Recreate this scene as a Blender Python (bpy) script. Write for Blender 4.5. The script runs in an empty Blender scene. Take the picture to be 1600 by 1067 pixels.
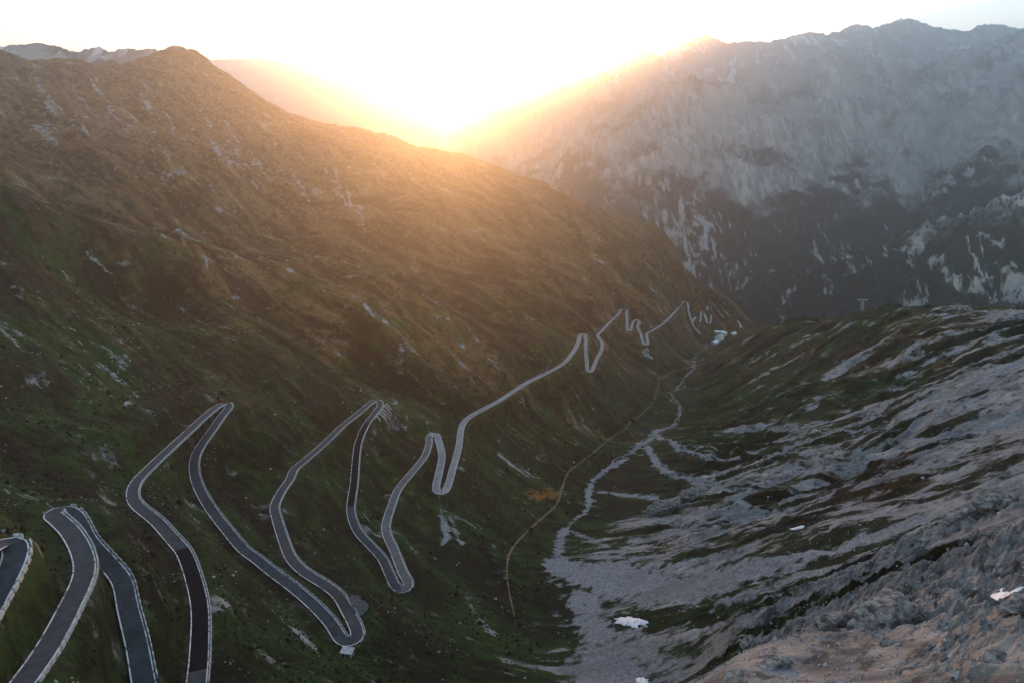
import bpy, math, random
import numpy as np

# ------------------------------------------------------------------ camera, sky, sun, exposure
F = 1050.0                    # focal length in photograph pixels (1600 wide)
PITCH = math.radians(15.4)
CP, SP = math.cos(PITCH), math.sin(PITCH)
SUN_AZ = math.radians(-4.5)   # from +Y (view direction), positive towards +X
SUN_EL = math.radians(3.6)

scene = bpy.context.scene
col = scene.collection
cam_d = bpy.data.cameras.new('camera')
cam_d.sensor_width = 36.0
cam_d.lens = 36.0 * F / 1600.0
cam_d.clip_start = 1.0
cam_d.clip_end = 60000.0
cam = bpy.data.objects.new('camera', cam_d)
col.objects.link(cam)
cam.location = (0, 0, 0)
cam.rotation_euler = (math.radians(90) - PITCH, 0, 0)
scene.camera = cam

world = bpy.data.worlds.new('World')
scene.world = world
world.use_nodes = True
wn = world.node_tree
wn.nodes.clear()
sky = wn.nodes.new('ShaderNodeTexSky')
sky.sky_type = 'NISHITA'
sky.sun_disc = False
sky.sun_elevation = SUN_EL
sky.sun_rotation = SUN_AZ
sky.altitude = 2500
sky.air_density = 1.0
sky.dust_density = 0.6
bg = wn.nodes.new('ShaderNodeBackground')
bg.inputs['Strength'].default_value = 0.13
wo = wn.nodes.new('ShaderNodeOutputWorld')
wn.links.new(sky.outputs['Color'], bg.inputs['Color'])
wn.links.new(bg.outputs['Background'], wo.inputs['Surface'])

sun_d = bpy.data.lights.new('sun', 'SUN')
sun_d.energy = 4.7
sun_d.angle = math.radians(0.6)
sun_d.color = (1.0, 0.50, 0.20)
sun = bpy.data.objects.new('sun', sun_d)
col.objects.link(sun)
from mathutils import Vector, Matrix
_sd = Vector((math.sin(SUN_AZ) * math.cos(SUN_EL), math.cos(SUN_AZ) * math.cos(SUN_EL), math.sin(SUN_EL)))
sun.rotation_euler = (-_sd).to_track_quat('-Z', 'Y').to_euler()
sun.location = _sd * 3000

scene.view_settings.view_transform = 'Standard'
scene.view_settings.look = 'None'
scene.view_settings.exposure = 2.9
scene.view_settings.gamma = 1.0
scene.render.engine = 'CYCLES'
scene.cycles.use_denoising = True
scene.cycles.max_bounces = 4
scene.cycles.diffuse_bounces = 2
scene.cycles.volume_bounces = 0
scene.cycles.sample_clamp_indirect = 4.0
scene.cycles.caustics_reflective = False
scene.cycles.caustics_refractive = False
HAZE_DENSITY = 0.00013

# ------------------------------------------------------------------ small maths
rng = np.random.default_rng(7)
random.seed(7)

def coef(v):
    """height and forward distance per unit of view depth for a picture row"""
    k = (v - 533.0) / F
    return -(SP + k * CP), (CP - k * SP)

def at_depth(u, v, zc):
    cz, cy = coef(v)
    return ((u - 800.0) / F * zc, cy * zc, cz * zc)

def at_height(u, v, z):
    cz, cy = coef(v)
    return at_depth(u, v, z / cz)

_perm = rng.permutation(65536).astype(np.int64)
def _hash(ix, iy, seed):
    return _perm[(_perm[(ix + seed * 131) & 65535] + iy * 7 + seed * 17) & 65535]

def gnoise(x, y, seed=0):
    x0 = np.floor(x); y0 = np.floor(y)
    fx = (x - x0).astype(np.float32); fy = (y - y0).astype(np.float32)
    ix = x0.astype(np.int64); iy = y0.astype(np.int64)
    ux = fx * fx * fx * (fx * (fx * 6 - 15) + 10)
    uy = fy * fy * fy * (fy * (fy * 6 - 15) + 10)
    def g(dx, dy):
        h = _hash(ix + dx, iy + dy, seed)
        a = (h.astype(np.float32)) * np.float32(2 * math.pi / 65536)
        return np.cos(a) * (fx - dx) + np.sin(a) * (fy - dy)
    n0 = g(0, 0) * (1 - ux) + g(1, 0) * ux
    n1 = g(0, 1) * (1 - ux) + g(1, 1) * ux
    return (n0 * (1 - uy) + n1 * uy) * 1.5

def fbm(x, y, seed=0, octv=4, gain=0.5, lac=2.03):
    a = 1.0; s = 0.0
    for o in range(octv):
        s = s + a * gnoise(x, y, seed + o)
        x = x * lac + 13.7; y = y * lac + 7.1; a *= gain
    return s

def ridged(x, y, seed=0, octv=4, gain=0.5, lac=2.03):
    a = 1.0; s = 0.0; t = 0.0
    for o in range(octv):
        s = s + a * (1 - np.abs(gnoise(x, y, seed + o)) * 1.6); t += a
        x = x * lac + 13.7; y = y * lac + 7.1; a *= gain
    return s / t

def sstep(a, b, x):
    t = np.clip((x - a) / (b - a), 0, 1)
    return t * t * (3 - 2 * t)

def tps_fit(pts, vals, lam=1e-4):
    pts = np.asarray(pts, float); vals = np.asarray(vals, float); n = len(pts)
    d2 = ((pts[:, None] - pts[None]) ** 2).sum(-1)
    K = np.where(d2 > 0, 0.5 * d2 * np.log(d2 + 1e-12), 0) + np.eye(n) * lam
    Pm = np.hstack([np.ones((n, 1)), pts])
    A = np.zeros((n + 3, n + 3)); A[:n, :n] = K; A[:n, n:] = Pm; A[n:, :n] = Pm.T
    w = np.linalg.solve(A, np.concatenate([vals, np.zeros(3)]))
    return pts, w

def tps_eval(fit, q):
    pts, w = fit; n = len(pts); out = np.zeros(len(q))
    for a in range(0, len(q), 20000):
        qq = q[a:a + 20000]
        d2 = ((qq[:, None] - pts[None]) ** 2).sum(-1)
        out[a:a + 20000] = (0.5 * d2 * np.log(d2 + 1e-12)) @ w[:n] + w[n] + qq @ w[n + 1:]
    return out

def polar(p):
    return (math.atan2(p[0], p[1]), math.log(math.hypot(p[0], p[1])))

# ------------------------------------------------------------------ the road, traced and given real heights
ROAD_KEYS = [  # (u, v, height or None)
 (-75, 925, -86), (-28, 868, None), (-3, 851, None), (14, 846, -92), (25, 856, None), (19, 881, None), (0, 919, None),
 (-30, 975, None), (-58, 1040, -97), (-62, 1105, None), (-40, 1140, -99), (-10, 1122, None), (37, 1067, -103),
 (76, 1007, None), (107, 950, None), (131, 895, None), (128, 863, None), (110, 830, None), (91, 811, None), (82, 801, -115),
 (94, 794, None), (112, 800, None), (125, 819, None), (137, 843, None), (166, 876, None), (190, 906, None), (199, 946, None),
 (214, 1007, None), (225, 1067, -130), (238, 1120, None), (262, 1150, -135), (290, 1140, None), (303, 1105, None),
 (307, 1067, -140), (311, 1020, None), (312, 950, None), (302, 902, None), (287, 862, None), (273, 845, None), (245, 814, None),
 (214, 788, None), (207, 773, -155), (212, 753, None), (236, 727, None), (267, 698, None), (293, 674, None), (319, 650, None),
 (338, 635, None), (351, 630, -172), (358, 633, None), (347, 648, None), (333, 668, None), (313, 696, None), (304, 716, None),
 (304, 740, None), (313, 766, None), (330, 795, None), (357, 830, None), (381, 858, None), (400, 872, None), (426, 893, None),
 (462, 920, None), (494, 948, None), (517, 973, None), (529, 992, None), (536, 1000, -190), (548, 1002, None), (558, 993, None),
 (555, 977, None), (542, 952, None), (528, 929, None), (508, 913, None), (476, 893, None), (455, 872, None), (442, 840, None),
 (432, 808, None), (429, 790, -204), (439, 767, None), (453, 747, None), (459, 733, None), (480, 715, None), (508, 690, None),
 (535, 664, None), (563, 642, None), (578, 629, None), (588, 625, -216), (594, 631, None), (585, 645, None), (572, 662, None),
 (560, 690, None), (556, 717, None), (553, 754, None), (548, 790, None), (550, 808, None), (560, 831, None), (581, 854, None),
 (597, 872, None), (608, 895, None), (617, 914, None), (628, 921, -231), (638, 913, None), (629, 893, None), (615, 858, None),
 (604, 833, None), (603, 817, None), (613, 785, None), (622, 763, None), (643, 737, None), (663, 712, None), (670, 692, None),
 (671, 680, -243), (679, 677, None), (685, 688, None), (690, 712, None), (685, 740, None), (681, 760, None), (685, 769, -251),
 (693, 768, None), (700, 756, None), (706, 735, None), (716, 699, None), (722, 664, -260), (734, 650, None), (780, 625, None),
 (823, 597, None), (860, 579, None), (881, 566, None), (896, 548, None), (904, 532, None), (907, 522, -298), (914, 522, None),
 (915, 545, None), (917, 566, None), (919, 580, -311), (924, 580, None), (931, 563, None), (940, 545, None), (940, 534, None),
 (934, 524, None), (941, 516, None), (954, 502, None), (967, 490, None), (976, 483, -345), (979, 492, None), (980, 508, None),
 (981, 517, -356), (985, 516, None), (988, 506, None), (994, 499, -364), (999, 503, None), (996, 510, None), (1001, 521, None),
 (1007, 538, -373), (1012, 537, None), (1011, 521, None), (1022, 515, None), (1038, 504, None), (1051, 491, None),
 (1062, 479, None), (1070, 470, -405), (1074, 473, None), (1077, 490, None), (1081, 503, -438), (1088, 515, None), (1097, 522, None),
 (1108, 526, -474)]

def cat_rom(P, step):
    P = np.asarray(P, float); out = []
    n = len(P)
    for i in range(n - 1):
        p0 = P[max(i - 1, 0)]; p1 = P[i]; p2 = P[i + 1]; p3 = P[min(i + 2, n - 1)]
        L = np.linalg.norm(p2[:3] - p1[:3]); m = max(1, int(math.ceil(L / step)))
        # centripetal-ish tangents, limited to the local chord so hairpins stay round
        t1 = (p2 - p0); t2 = (p3 - p1)
        t1 = t1 / (np.linalg.norm(t1[:3]) + 1e-9) * L; t2 = t2 / (np.linalg.norm(t2[:3]) + 1e-9) * L
        for k in range(m):
            t = k / m
            h00 = 2*t**3 - 3*t**2 + 1; h10 = t**3 - 2*t**2 + t; h01 = -2*t**3 + 3*t**2; h11 = t**3 - t**2
            out.append(h00 * p1 + h10 * t1 + h01 * p2 + h11 * t2)
    out.append(P[-1])
    return np.array(out)

def solve_road(keys):
    uv = np.array([(k[0], k[1]) for k in keys], float)
    idx = [i for i, k in enumerate(keys) if k[2] is not None]
    zk = [keys[i][2] for i in idx]
    z = np.interp(np.arange(len(keys)), idx, zk)
    for it in range(12):
        P = np.array([at_height(u, v, h) for (u, v), h in zip(uv, z)])
        L = np.concatenate([[0], np.cumsum(np.linalg.norm(np.diff(P, axis=0), axis=1))])
        z = 0.5 * z + 0.5 * np.interp(L, L[idx], zk)
    return np.array([at_height(u, v, h) for (u, v), h in zip(uv, z)])

ROAD_P = solve_road(ROAD_KEYS)

# ------------------------------------------------------------------ valley terrain: survey points -> smooth surface
CTRL = []
for i, p in enumerate(ROAD_P):
    CTRL.append(tuple(p))
def c(u, v, zc): CTRL.append(at_depth(u, v, zc))
# valley floor
for u, v, z in [(800, 1067, -216), (797, 932, -257), (792, 889, -268), (846, 810, -292), (878, 770, -303), (910, 722, -328), (954, 684, -350),
                (1000, 648, -373), (1028, 605, -400), (1060, 590, -420), (1084, 565, -446), (1103, 545, -468), (1112, 545, -466), (1120, 541, -466), (1130, 534, -468), (1142, 529, -468), (1125, 526, -482)]:
    CTRL.append(at_height(u, v, z))
# right side
for a in [(900, 1000, 335), (960, 880, 430), (985, 972, 325), (1050, 800, 520), (1010, 690, 815), (1100, 640, 1000), (1150, 590, 1130), (1120, 720, 680),
          (1200, 640, 800), (1300, 560, 900), (1400, 620, 650), (1250, 720, 520), (1180, 800, 420), (1200, 850, 330), (1100, 900, 350), (1080, 980, 285),
          (1400, 800, 290), (1300, 880, 265), (1500, 680, 420), (1600, 560, 480), (1450, 540, 720), (1340, 490, 1000), (1222, 503, 1270), (1185, 512, 1500),
          (1390, 483, 950), (1480, 479, 850), (1560, 480, 760), (1640, 484, 700), (1750, 500, 600), (1600, 780, 190), (1500, 880, 165), (1400, 940, 150),
          (1300, 985, 138), (1180, 1010, 132), (1250, 1050, 108), (1400, 1060, 95), (1560, 1000, 98), (1600, 900, 135), (1700, 1000, 80), (1750, 800, 150),
          (1100, 1075, 112), (1040, 1075, 235), (1100, 1030, 250), (1150, 965, 245), (1230, 945, 225), (1700, 620, 330)]:
    c(*a)
# beyond the right ridge the ground falls away
CTRL += [(760, 1230, -420), (800, 950, -380), (820, 700, -330), (1050, 1000, -600), (1000, 1500, -650), (760, 1700, -560), (900, 500, -300), (1250, 600, -560)]
# beyond the hotel: down to the main valley
CTRL += [(560, 1990, -560), (650, 2300, -720), (800, 2800, -950), (1100, 3300, -1150), (1300, 2200, -980), (1700, 1500, -950), (1600, 3000, -1180), (2300, 2200, -1150), (1900, 900, -700)]
# left slope
for a in [(570, 449, 850), (480, 560, 690), (380, 520, 650), (250, 600, 490), (120, 650, 390), (0, 720, 290), (-100, 800, 220), (0, 560, 400), (100, 480, 520), (0, 420, 500),
          (250, 470, 640), (-150, 600, 300), (-150, 285, 560), (0, 302, 600), (75, 312, 630), (150, 335, 660), (225, 365, 700), (300, 402, 740), (420, 440, 800), (700, 480, 1000), (800, 500, 1050),
          (200, 300, 1150), (120, 285, 1120), (380, 380, 1200), (530, 418, 1190), (620, 420, 1190), (0, 240, 1120), (-150, 200, 1000),
          (350, 250, 1480), (250, 180, 1700), (130, 150, 1600), (0, 190, 1280), (0, 120, 1500), (0, 78, 1700), (-150, 60, 1700), (100, 100, 1850),
          (265, 71, 2050), (210, 100, 2000), (340, 105, 2080), (400, 150, 2120), (460, 186, 2180), (500, 207, 2240), (530, 209, 2180), (560, 209, 2110), (600, 212, 2030), (620, 221, 2040), (640, 236, 2060), (700, 243, 2080), (760, 262, 2120),
          (830, 285, 2170), (900, 311, 2220), (1000, 366, 2300), (1060, 411, 2350), (1130, 471, 2420), (600, 260, 1780), (480, 260, 1800), (450, 320, 1500), (600, 340, 1400), (700, 330, 1650),
          (750, 400, 1380), (850, 400, 1560), (900, 450, 1480), (980, 430, 1800), (1050, 450, 2000), (1020, 400, 2150), (1095, 480, 2120), (850, 480, 1220), (1110, 492, 2200)]:
    c(*a)
# behind the left ridges
CTRL += [(-1150, 2600, 60), (-700, 2750, -150), (-450, 2650, -220), (-200, 2500, -220), (100, 2700, -300), (350, 2800, -480), (550, 3000, -800), (-1600, 2200, 60), (-1000, 3300, -300), (0, 3300, -700)]
# under and beside the camera
CTRL += [(0, 100, -178), (0, 40, -150), (-60, 120, -120), (60, 40, -70), (40, 20, -70), (-40, 20, -110), (100, 60, -60), (-150, 100, -60), (-300, 200, -20), (180, 90, -50), (300, 250, -70)]

R0, R1 = 28.0, 3300.0
TH0, TH1 = math.radians(-50), math.radians(52)
NR, NT = 980, 940
LR0, LR1 = math.log(R0), math.log(R1)
lr = np.linspace(LR0, LR1, NR); th = np.linspace(TH0, TH1, NT)

CF = [(p, polar(p)) for p in CTRL]
CF = [(p, q) for p, q in CF if q[1] > math.log(15)]
fit = tps_fit([q for _, q in CF], [p[2] for p, _ in CF], lam=3e-5)
cr, ct = 170, 160
glr = np.linspace(LR0, LR1, cr); gth = np.linspace(TH0, TH1, ct)
GT, GL = np.meshgrid(gth, glr)
coarse = tps_eval(fit, np.stack([GT.ravel(), GL.ravel()], 1)).reshape(cr, ct)

def cubic_up(a, m, axis):
    a = np.moveaxis(a, axis, 0); n = a.shape[0]
    x = np.linspace(0, n - 1, m); i = np.clip(np.floor(x).astype(int), 0, n - 2); f = (x - i)
    f = f.reshape(-1, *([1] * (a.ndim - 1)))
    p0 = a[np.clip(i - 1, 0, n - 1)]; p1 = a[i]; p2 = a[i + 1]; p3 = a[np.clip(i + 2, 0, n - 1)]
    r = p1 + 0.5 * f * (p2 - p0 + f * (2 * p0 - 5 * p1 + 4 * p2 - p3 + f * (3 * (p1 - p2) + p3 - p0)))
    return np.moveaxis(r, 0, axis)
Z = cubic_up(cubic_up(coarse, NR, 0), NT, 1)
TT, LL = np.meshgrid(th, lr)
RR = np.exp(LL)
X = RR * np.sin(TT); Y = RR * np.cos(TT)

# coordinates along (T) and across (S) the valley: streaks and gullies run across it, down the fall line
AL = math.radians(34)
T = X * math.sin(AL) + Y * math.cos(AL)
S = X * math.cos(AL) - Y * math.sin(AL)
WARP = fbm(X / 180, Y / 180, 40, 3) * 26
Tw = T + WARP

# distance from the valley floor, for keeping it calm
AX = np.array([(-30, 60), (-4, 236), (0, 344), (30, 470), (46, 538), (94, 700), (190, 954), (285, 1210), (393, 1520), (480, 1800), (600, 2300), (800, 3000)], float)
XA = np.interp(Y, AX[:, 1], AX[:, 0])
SIDE = X - XA                                  # >0 right side of the valley
off = np.abs(SIDE)
calm = sstep(15, 130, off)
near_right = sstep(20, 120, SIDE)
left = sstep(20, 150, -SIDE)

# relief
big = sstep(500, 1600, RR)
amp = 1.5 + 10.0 * sstep(80, 600, RR) + 7 * big
gul = ridged(Tw / 38, S / 260, 1, 4) - 0.62
gul2 = ridged(Tw / 130, S / 650, 9, 3) - 0.62
Z = Z + calm * (amp * 0.7 * gul * (0.3 + 0.7 * left) + (8.0 * sstep(150, 500, RR) + 15 * big) * gul2 * left)
Z = Z + calm * fbm(X / 90, Y / 90, 20, 4) * (2.0 + 3 * big)
Z = Z + left * sstep(450, 850, RR) * (1 - sstep(1750, 2000, RR)) * (fbm(X / 330, Y / 330, 180, 3) * 20 + (ridged(Tw / 210, S / 700, 185, 2) - 0.6) * 40)
face = sstep(800, 1150, RR) * (1 - sstep(1700, 1950, RR)) * left
Z = Z + face * (26 * gul2 + 15 * (ridged(Tw / 55, S / 420, 14, 4) - 0.6))
# right-hand hummocks and rock ribs
hum = ridged(Tw / 34 + fbm(X / 60, Y / 60, 61, 2) * 0.6, S / 110, 31, 4) - 0.6
quiet = 1 - np.exp(-((X - 500) ** 2 + (Y - 1640) ** 2) / 170.0 ** 2)
Z = Z + quiet * near_right * calm * hum * 15 * sstep(150, 450, RR) * (1 - sstep(1400, 1900, RR))
# fine roughness
fine = fbm(X / 9, Y / 9, 70, 4) * 0.8
Z = Z + fine * (0.25 + 0.75 * calm) * (0.5 + 0.7 * sstep(200, 1500, RR))
# craggy bedrock close to the camera on the right: tilted strata with broken edges
crag = sstep(60, 105, SIDE + 30 * fbm(X / 40, Y / 40, 88, 2)) * (1 - sstep(190, 330, RR)) * sstep(-0.15, 0.25, fbm(X / 55, Y / 55, 91, 3) + 0.32)
q = (Tw * 0.9 + 0.35 * S + fbm(X / 14, Y / 14, 95, 3) * 5) / 9.0
step = (q - np.floor(q)); step = np.where(step < 0.8, step / 0.8, (1 - step) / 0.2)
Z = Z + crag * ((step - 0.5) * 5.5 * (0.4 + np.abs(fbm(X / 30, Y / 30, 97, 2))) + (ridged(X / 11, Y / 11, 101, 5, 0.62) - 0.6) * 7.5 + (ridged(X / 3.4, Y / 3.4, 111, 3, 0.6) - 0.6) * 1.6)

# ---- look-up helpers on the polar survey grid
def grid_ij(x, y):
    t = np.arctan2(x, y); l = np.log(np.hypot(x, y))
    return (l - LR0) / (LR1 - LR0) * (NR - 1), (t - TH0) / (TH1 - TH0) * (NT - 1)

def height(x, y):
    i, j = grid_ij(np.asarray(x, float), np.asarray(y, float))
    i = np.clip(i, 0, NR - 1.001); j = np.clip(j, 0, NT - 1.001)
    i0 = i.astype(int); j0 = j.astype(int); fi = i - i0; fj = j - j0
    return (Z[i0, j0] * (1 - fi) * (1 - fj) + Z[i0 + 1, j0] * fi * (1 - fj) + Z[i0, j0 + 1] * (1 - fi) * fj + Z[i0 + 1, j0 + 1] * fi * fj)

_rs = np.exp(np.linspace(math.log(40), math.log(3200), 5000))
def ground(u, v):
    """the spot on the ground seen at a picture point"""
    cz, cy = coef(v); cx = (u - 800.0) / F
    h = math.hypot(cx, cy); tz = cz / h
    xs = _rs * cx / h; ys = _rs * cy / h
    zz = height(xs, ys)
    k = np.nonzero(zz >= _rs * tz)[0]
    k = k[0] if len(k) else len(_rs) - 1
    return np.array([xs[k], ys[k], zz[k]])

def each_segment(P, pad, fn):
    """fn(slice, distance, nearest parameter) for every grid patch near every segment of a line"""
    for a, b in zip(P[:-1], P[1:]):
        i, j = grid_ij(np.array([a[0], b[0]]), np.array([a[1], b[1]]))
        r = max(min(math.hypot(a[0], a[1]), math.hypot(b[0], b[1])), 1.0)
        pi = pad / r / (LR1 - LR0) * (NR - 1) + 2; pj = pad / r / (TH1 - TH0) * (NT - 1) + 2
        i0 = int(max(0, i.min() - pi)); i1 = int(min(NR, i.max() + pi + 1)); j0 = int(max(0, j.min() - pj)); j1 = int(min(NT, j.max() + pj + 1))
        if i0 >= i1 or j0 >= j1: continue
        sl = (slice(i0, i1), slice(j0, j1))
        dx, dy = b[0] - a[0], b[1] - a[1]; L2 = dx * dx + dy * dy + 1e-9
        t = np.clip(((X[sl] - a[0]) * dx + (Y[sl] - a[1]) * dy) / L2, 0, 1)
        d = np.hypot(X[sl] - a[0] - t * dx, Y[sl] - a[1] - t * dy)
        fn(sl, d, t, a, b)

# ------------------------------------------------------------------ the road bed cut into the slopes
ROAD_W = 5.7
road_c = cat_rom(ROAD_P, 2.5)
# even spacing, smoothed heights
def resample(P, step):
    L = np.concatenate([[0], np.cumsum(np.linalg.norm(np.diff(P[:, :2], axis=0), axis=1))])
    n = int(L[-1] / step); l = np.linspace(0, L[-1], n + 1)
    return np.stack([np.interp(l, L, P[:, k]) for k in range(P.shape[1])], 1)
def smooth(P, n, cols=(2,)):
    for cc in cols:
        k = np.ones(2 * n + 1) / (2 * n + 1)
        P[:, cc] = np.convolve(np.pad(P[:, cc], n, mode='edge'), k, mode='valid')
    return P
road_c = smooth(resample(road_c, 1.5), 10)
road_c = smooth(road_c, 1, (0, 1))

def cut_bed(P, half, shoulder, drop):
    """level the ground under a line; between two neighbouring lines it grades from one to the other"""
    best = np.full(Z.shape, 1e9); num = np.zeros_like(Z); den = np.zeros_like(Z)
    def fn(sl, d, t, a, b):
        z = a[2] + (b[2] - a[2]) * t
        w = 1.0 / (d + 0.4) ** 6
        num[sl] += z * w; den[sl] += w
        best[sl] = np.minimum(best[sl], d)
    each_segment(P, half + shoulder + 6, fn)
    zt = num / np.maximum(den, 1e-12)
    cell = RR * (LR1 - LR0) / (NR - 1)
    h = half + 0.8 * cell
    w = 1 - sstep(h, h + shoulder, best)
    Z[:] = Z * (1 - w) + (zt - drop - 0.06 * cell) * w
    return best
def keep_clear(P, half, drop):
    """no ground above a line's surface"""
    def fn(sl, d, t, a, b):
        cell = RR[sl] * (LR1 - LR0) / (NR - 1)
        lim = a[2] + (b[2] - a[2]) * t - drop - 0.06 * cell
        Z[sl] = np.where((d < half + 0.7 * cell) & (Z[sl] > lim), lim, Z[sl])
    each_segment(P, half + 4, fn)
ROAD_D = cut_bed(road_c, ROAD_W / 2 + 1.0, 12.0, 0.25)
print('road length', len(road_c) * 1.5, 'z', road_c[0, 2], road_c[-1, 2])

def mesh_obj(name, verts, faces, mat, parent=None, smooth_shade=False):
    me = bpy.data.meshes.new(name)
    verts = np.asarray(verts, np.float32)
    faces_np = np.asarray(faces, np.int32) if not isinstance(faces, list) else None
    if faces_np is not None and faces_np.ndim == 2:
        k = faces_np.shape[1]; nf = len(faces_np)
        me.vertices.add(len(verts)); me.vertices.foreach_set('co', verts.ravel())
        me.loops.add(nf * k); me.loops.foreach_set('vertex_index', faces_np.ravel())
        me.polygons.add(nf); me.polygons.foreach_set('loop_start', np.arange(0, nf * k, k, dtype=np.int32))
        me.update(calc_edges=True)
    else:
        me.from_pydata([tuple(map(float, v)) for v in verts], [], faces); me.update()
    if smooth_shade:
        me.polygons.foreach_set('use_smooth', np.ones(len(me.polygons), bool))
    for m in (mat if isinstance(mat, (list, tuple)) else [mat]):
        me.materials.append(m)
    o = bpy.data.objects.new(name, me); col.objects.link(o)
    if parent is not None: o.parent = parent
    return o

def grid_faces(n, m):
    i = np.arange(n - 1)[:, None]; j = np.arange(m - 1)[None]
    a = (i * m + j); 
    return np.stack([a, a + 1, a + m + 1, a + m], -1).reshape(-1, 4)

def structure(o): o['kind'] = 'structure'; return o
def tag(o, label, cat, group=None):
    o['label'] = label; o['category'] = cat
    if group: o['group'] = group
    return o
def empty(name, loc, rz=0.0):
    o = bpy.data.objects.new(name, None); col.objects.link(o)
    o.location = tuple(map(float, loc)); o.rotation_euler = (0, 0, rz); o.empty_display_size = 1.0
    return o

# ------------------------------------------------------------------ materials
class Graph:
    """a little node-graph writer"""
    def __init__(self, name):
        self.m = bpy.data.materials.new(name); self.m.use_nodes = True
        self.t = self.m.node_tree; self.bsdf = self.t.nodes['Principled BSDF']
        self.bsdf.inputs['Specular IOR Level'].default_value = 0.15
        self.bsdf.inputs['Roughness'].default_value = 0.9
    def new(self, kind, **kw):
        n = self.t.nodes.new(kind)
        for k, v in kw.items(): setattr(n, k, v)
        return n
    def put(self, sock, val):
        if hasattr(val, 'is_output'): self.t.links.new(val, sock)
        elif val is not None: sock.default_value = val
    def math(self, op, a, b=None, c=None, clamp=False):
        n = self.new('ShaderNodeMath', operation=op, use_clamp=clamp)
        self.put(n.inputs[0], a); self.put(n.inputs[1], b)
        if c is not None: self.put(n.inputs[2], c)
        return n.outputs[0]
    def ss(self, x, a, b):
        n = self.new('ShaderNodeMapRange', interpolation_type='SMOOTHSTEP')
        self.put(n.inputs['Value'], x); n.inputs['From Min'].default_value = a; n.inputs['From Max'].default_value = b
        return n.outputs['Result']
    def mix(self, f, a, b):
        n = self.new('ShaderNodeMix', data_type='RGBA')
        self.put(n.inputs[0], f)
        for s, v in ((n.inputs[6], a), (n.inputs[7], b)):
            self.put(s, (*v, 1) if isinstance(v, tuple) and len(v) == 3 else v)
        return n.outputs[2]
    def scale(self, vec, sc):
        n = self.new('ShaderNodeVectorMath', operation='MULTIPLY'); self.put(n.inputs[0], vec); n.inputs[1].default_value = sc
        return n.outputs[0]
    def noise(self, vec, sc, detail=6, rough=0.55, dist=0.0):
        n = self.new('ShaderNodeTexNoise'); self.put(n.inputs['Vector'], self.scale(vec, sc) if isinstance(sc, tuple) else vec)
        n.inputs['Scale'].default_value = 1.0 if isinstance(sc, tuple) else sc
        n.inputs['Detail'].default_value = detail; n.inputs['Roughness'].default_value = rough; n.inputs['Distortion'].default_value = dist
        return n.outputs['Fac']
    def voro(self, vec, sc, feature='F1'):
        n = self.new('ShaderNodeTexVoronoi', feature=feature); self.put(n.inputs['Vector'], self.scale(vec, sc) if isinstance(sc, tuple) else vec)
        n.inputs['Scale'].default_value = 1.0 if isinstance(sc, tuple) else sc
        return n.outputs['Distance']
    def attr(self, name, out='Vector'):
        n = self.new('ShaderNodeAttribute', attribute_name=name); return n.outputs[out]
    def sep(self, c):
        n = self.new('ShaderNodeSeparateColor'); self.put(n.inputs[0], c); return n.outputs
    def pos(self):
        return self.new('ShaderNodeNewGeometry').outputs['Position']
    def bump(self, h, strength, dist, normal=None):
        n = self.new('ShaderNodeBump'); self.put(n.inputs['Height'], h); n.inputs['Strength'].default_value = strength; n.inputs['Distance'].default_value = dist
        if normal is not None: self.put(n.inputs['Normal'], normal)
        return n.outputs['Normal']
    def done(self, colour, normal=None, rough=None):
        self.put(self.bsdf.inputs['Base Color'], colour if hasattr(colour, 'is_output') else (*colour, 1))
        if normal is not None: self.put(self.bsdf.inputs['Normal'], normal)
        if rough is not None: self.put(self.bsdf.inputs['Roughness'], rough)
        return self.m

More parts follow.
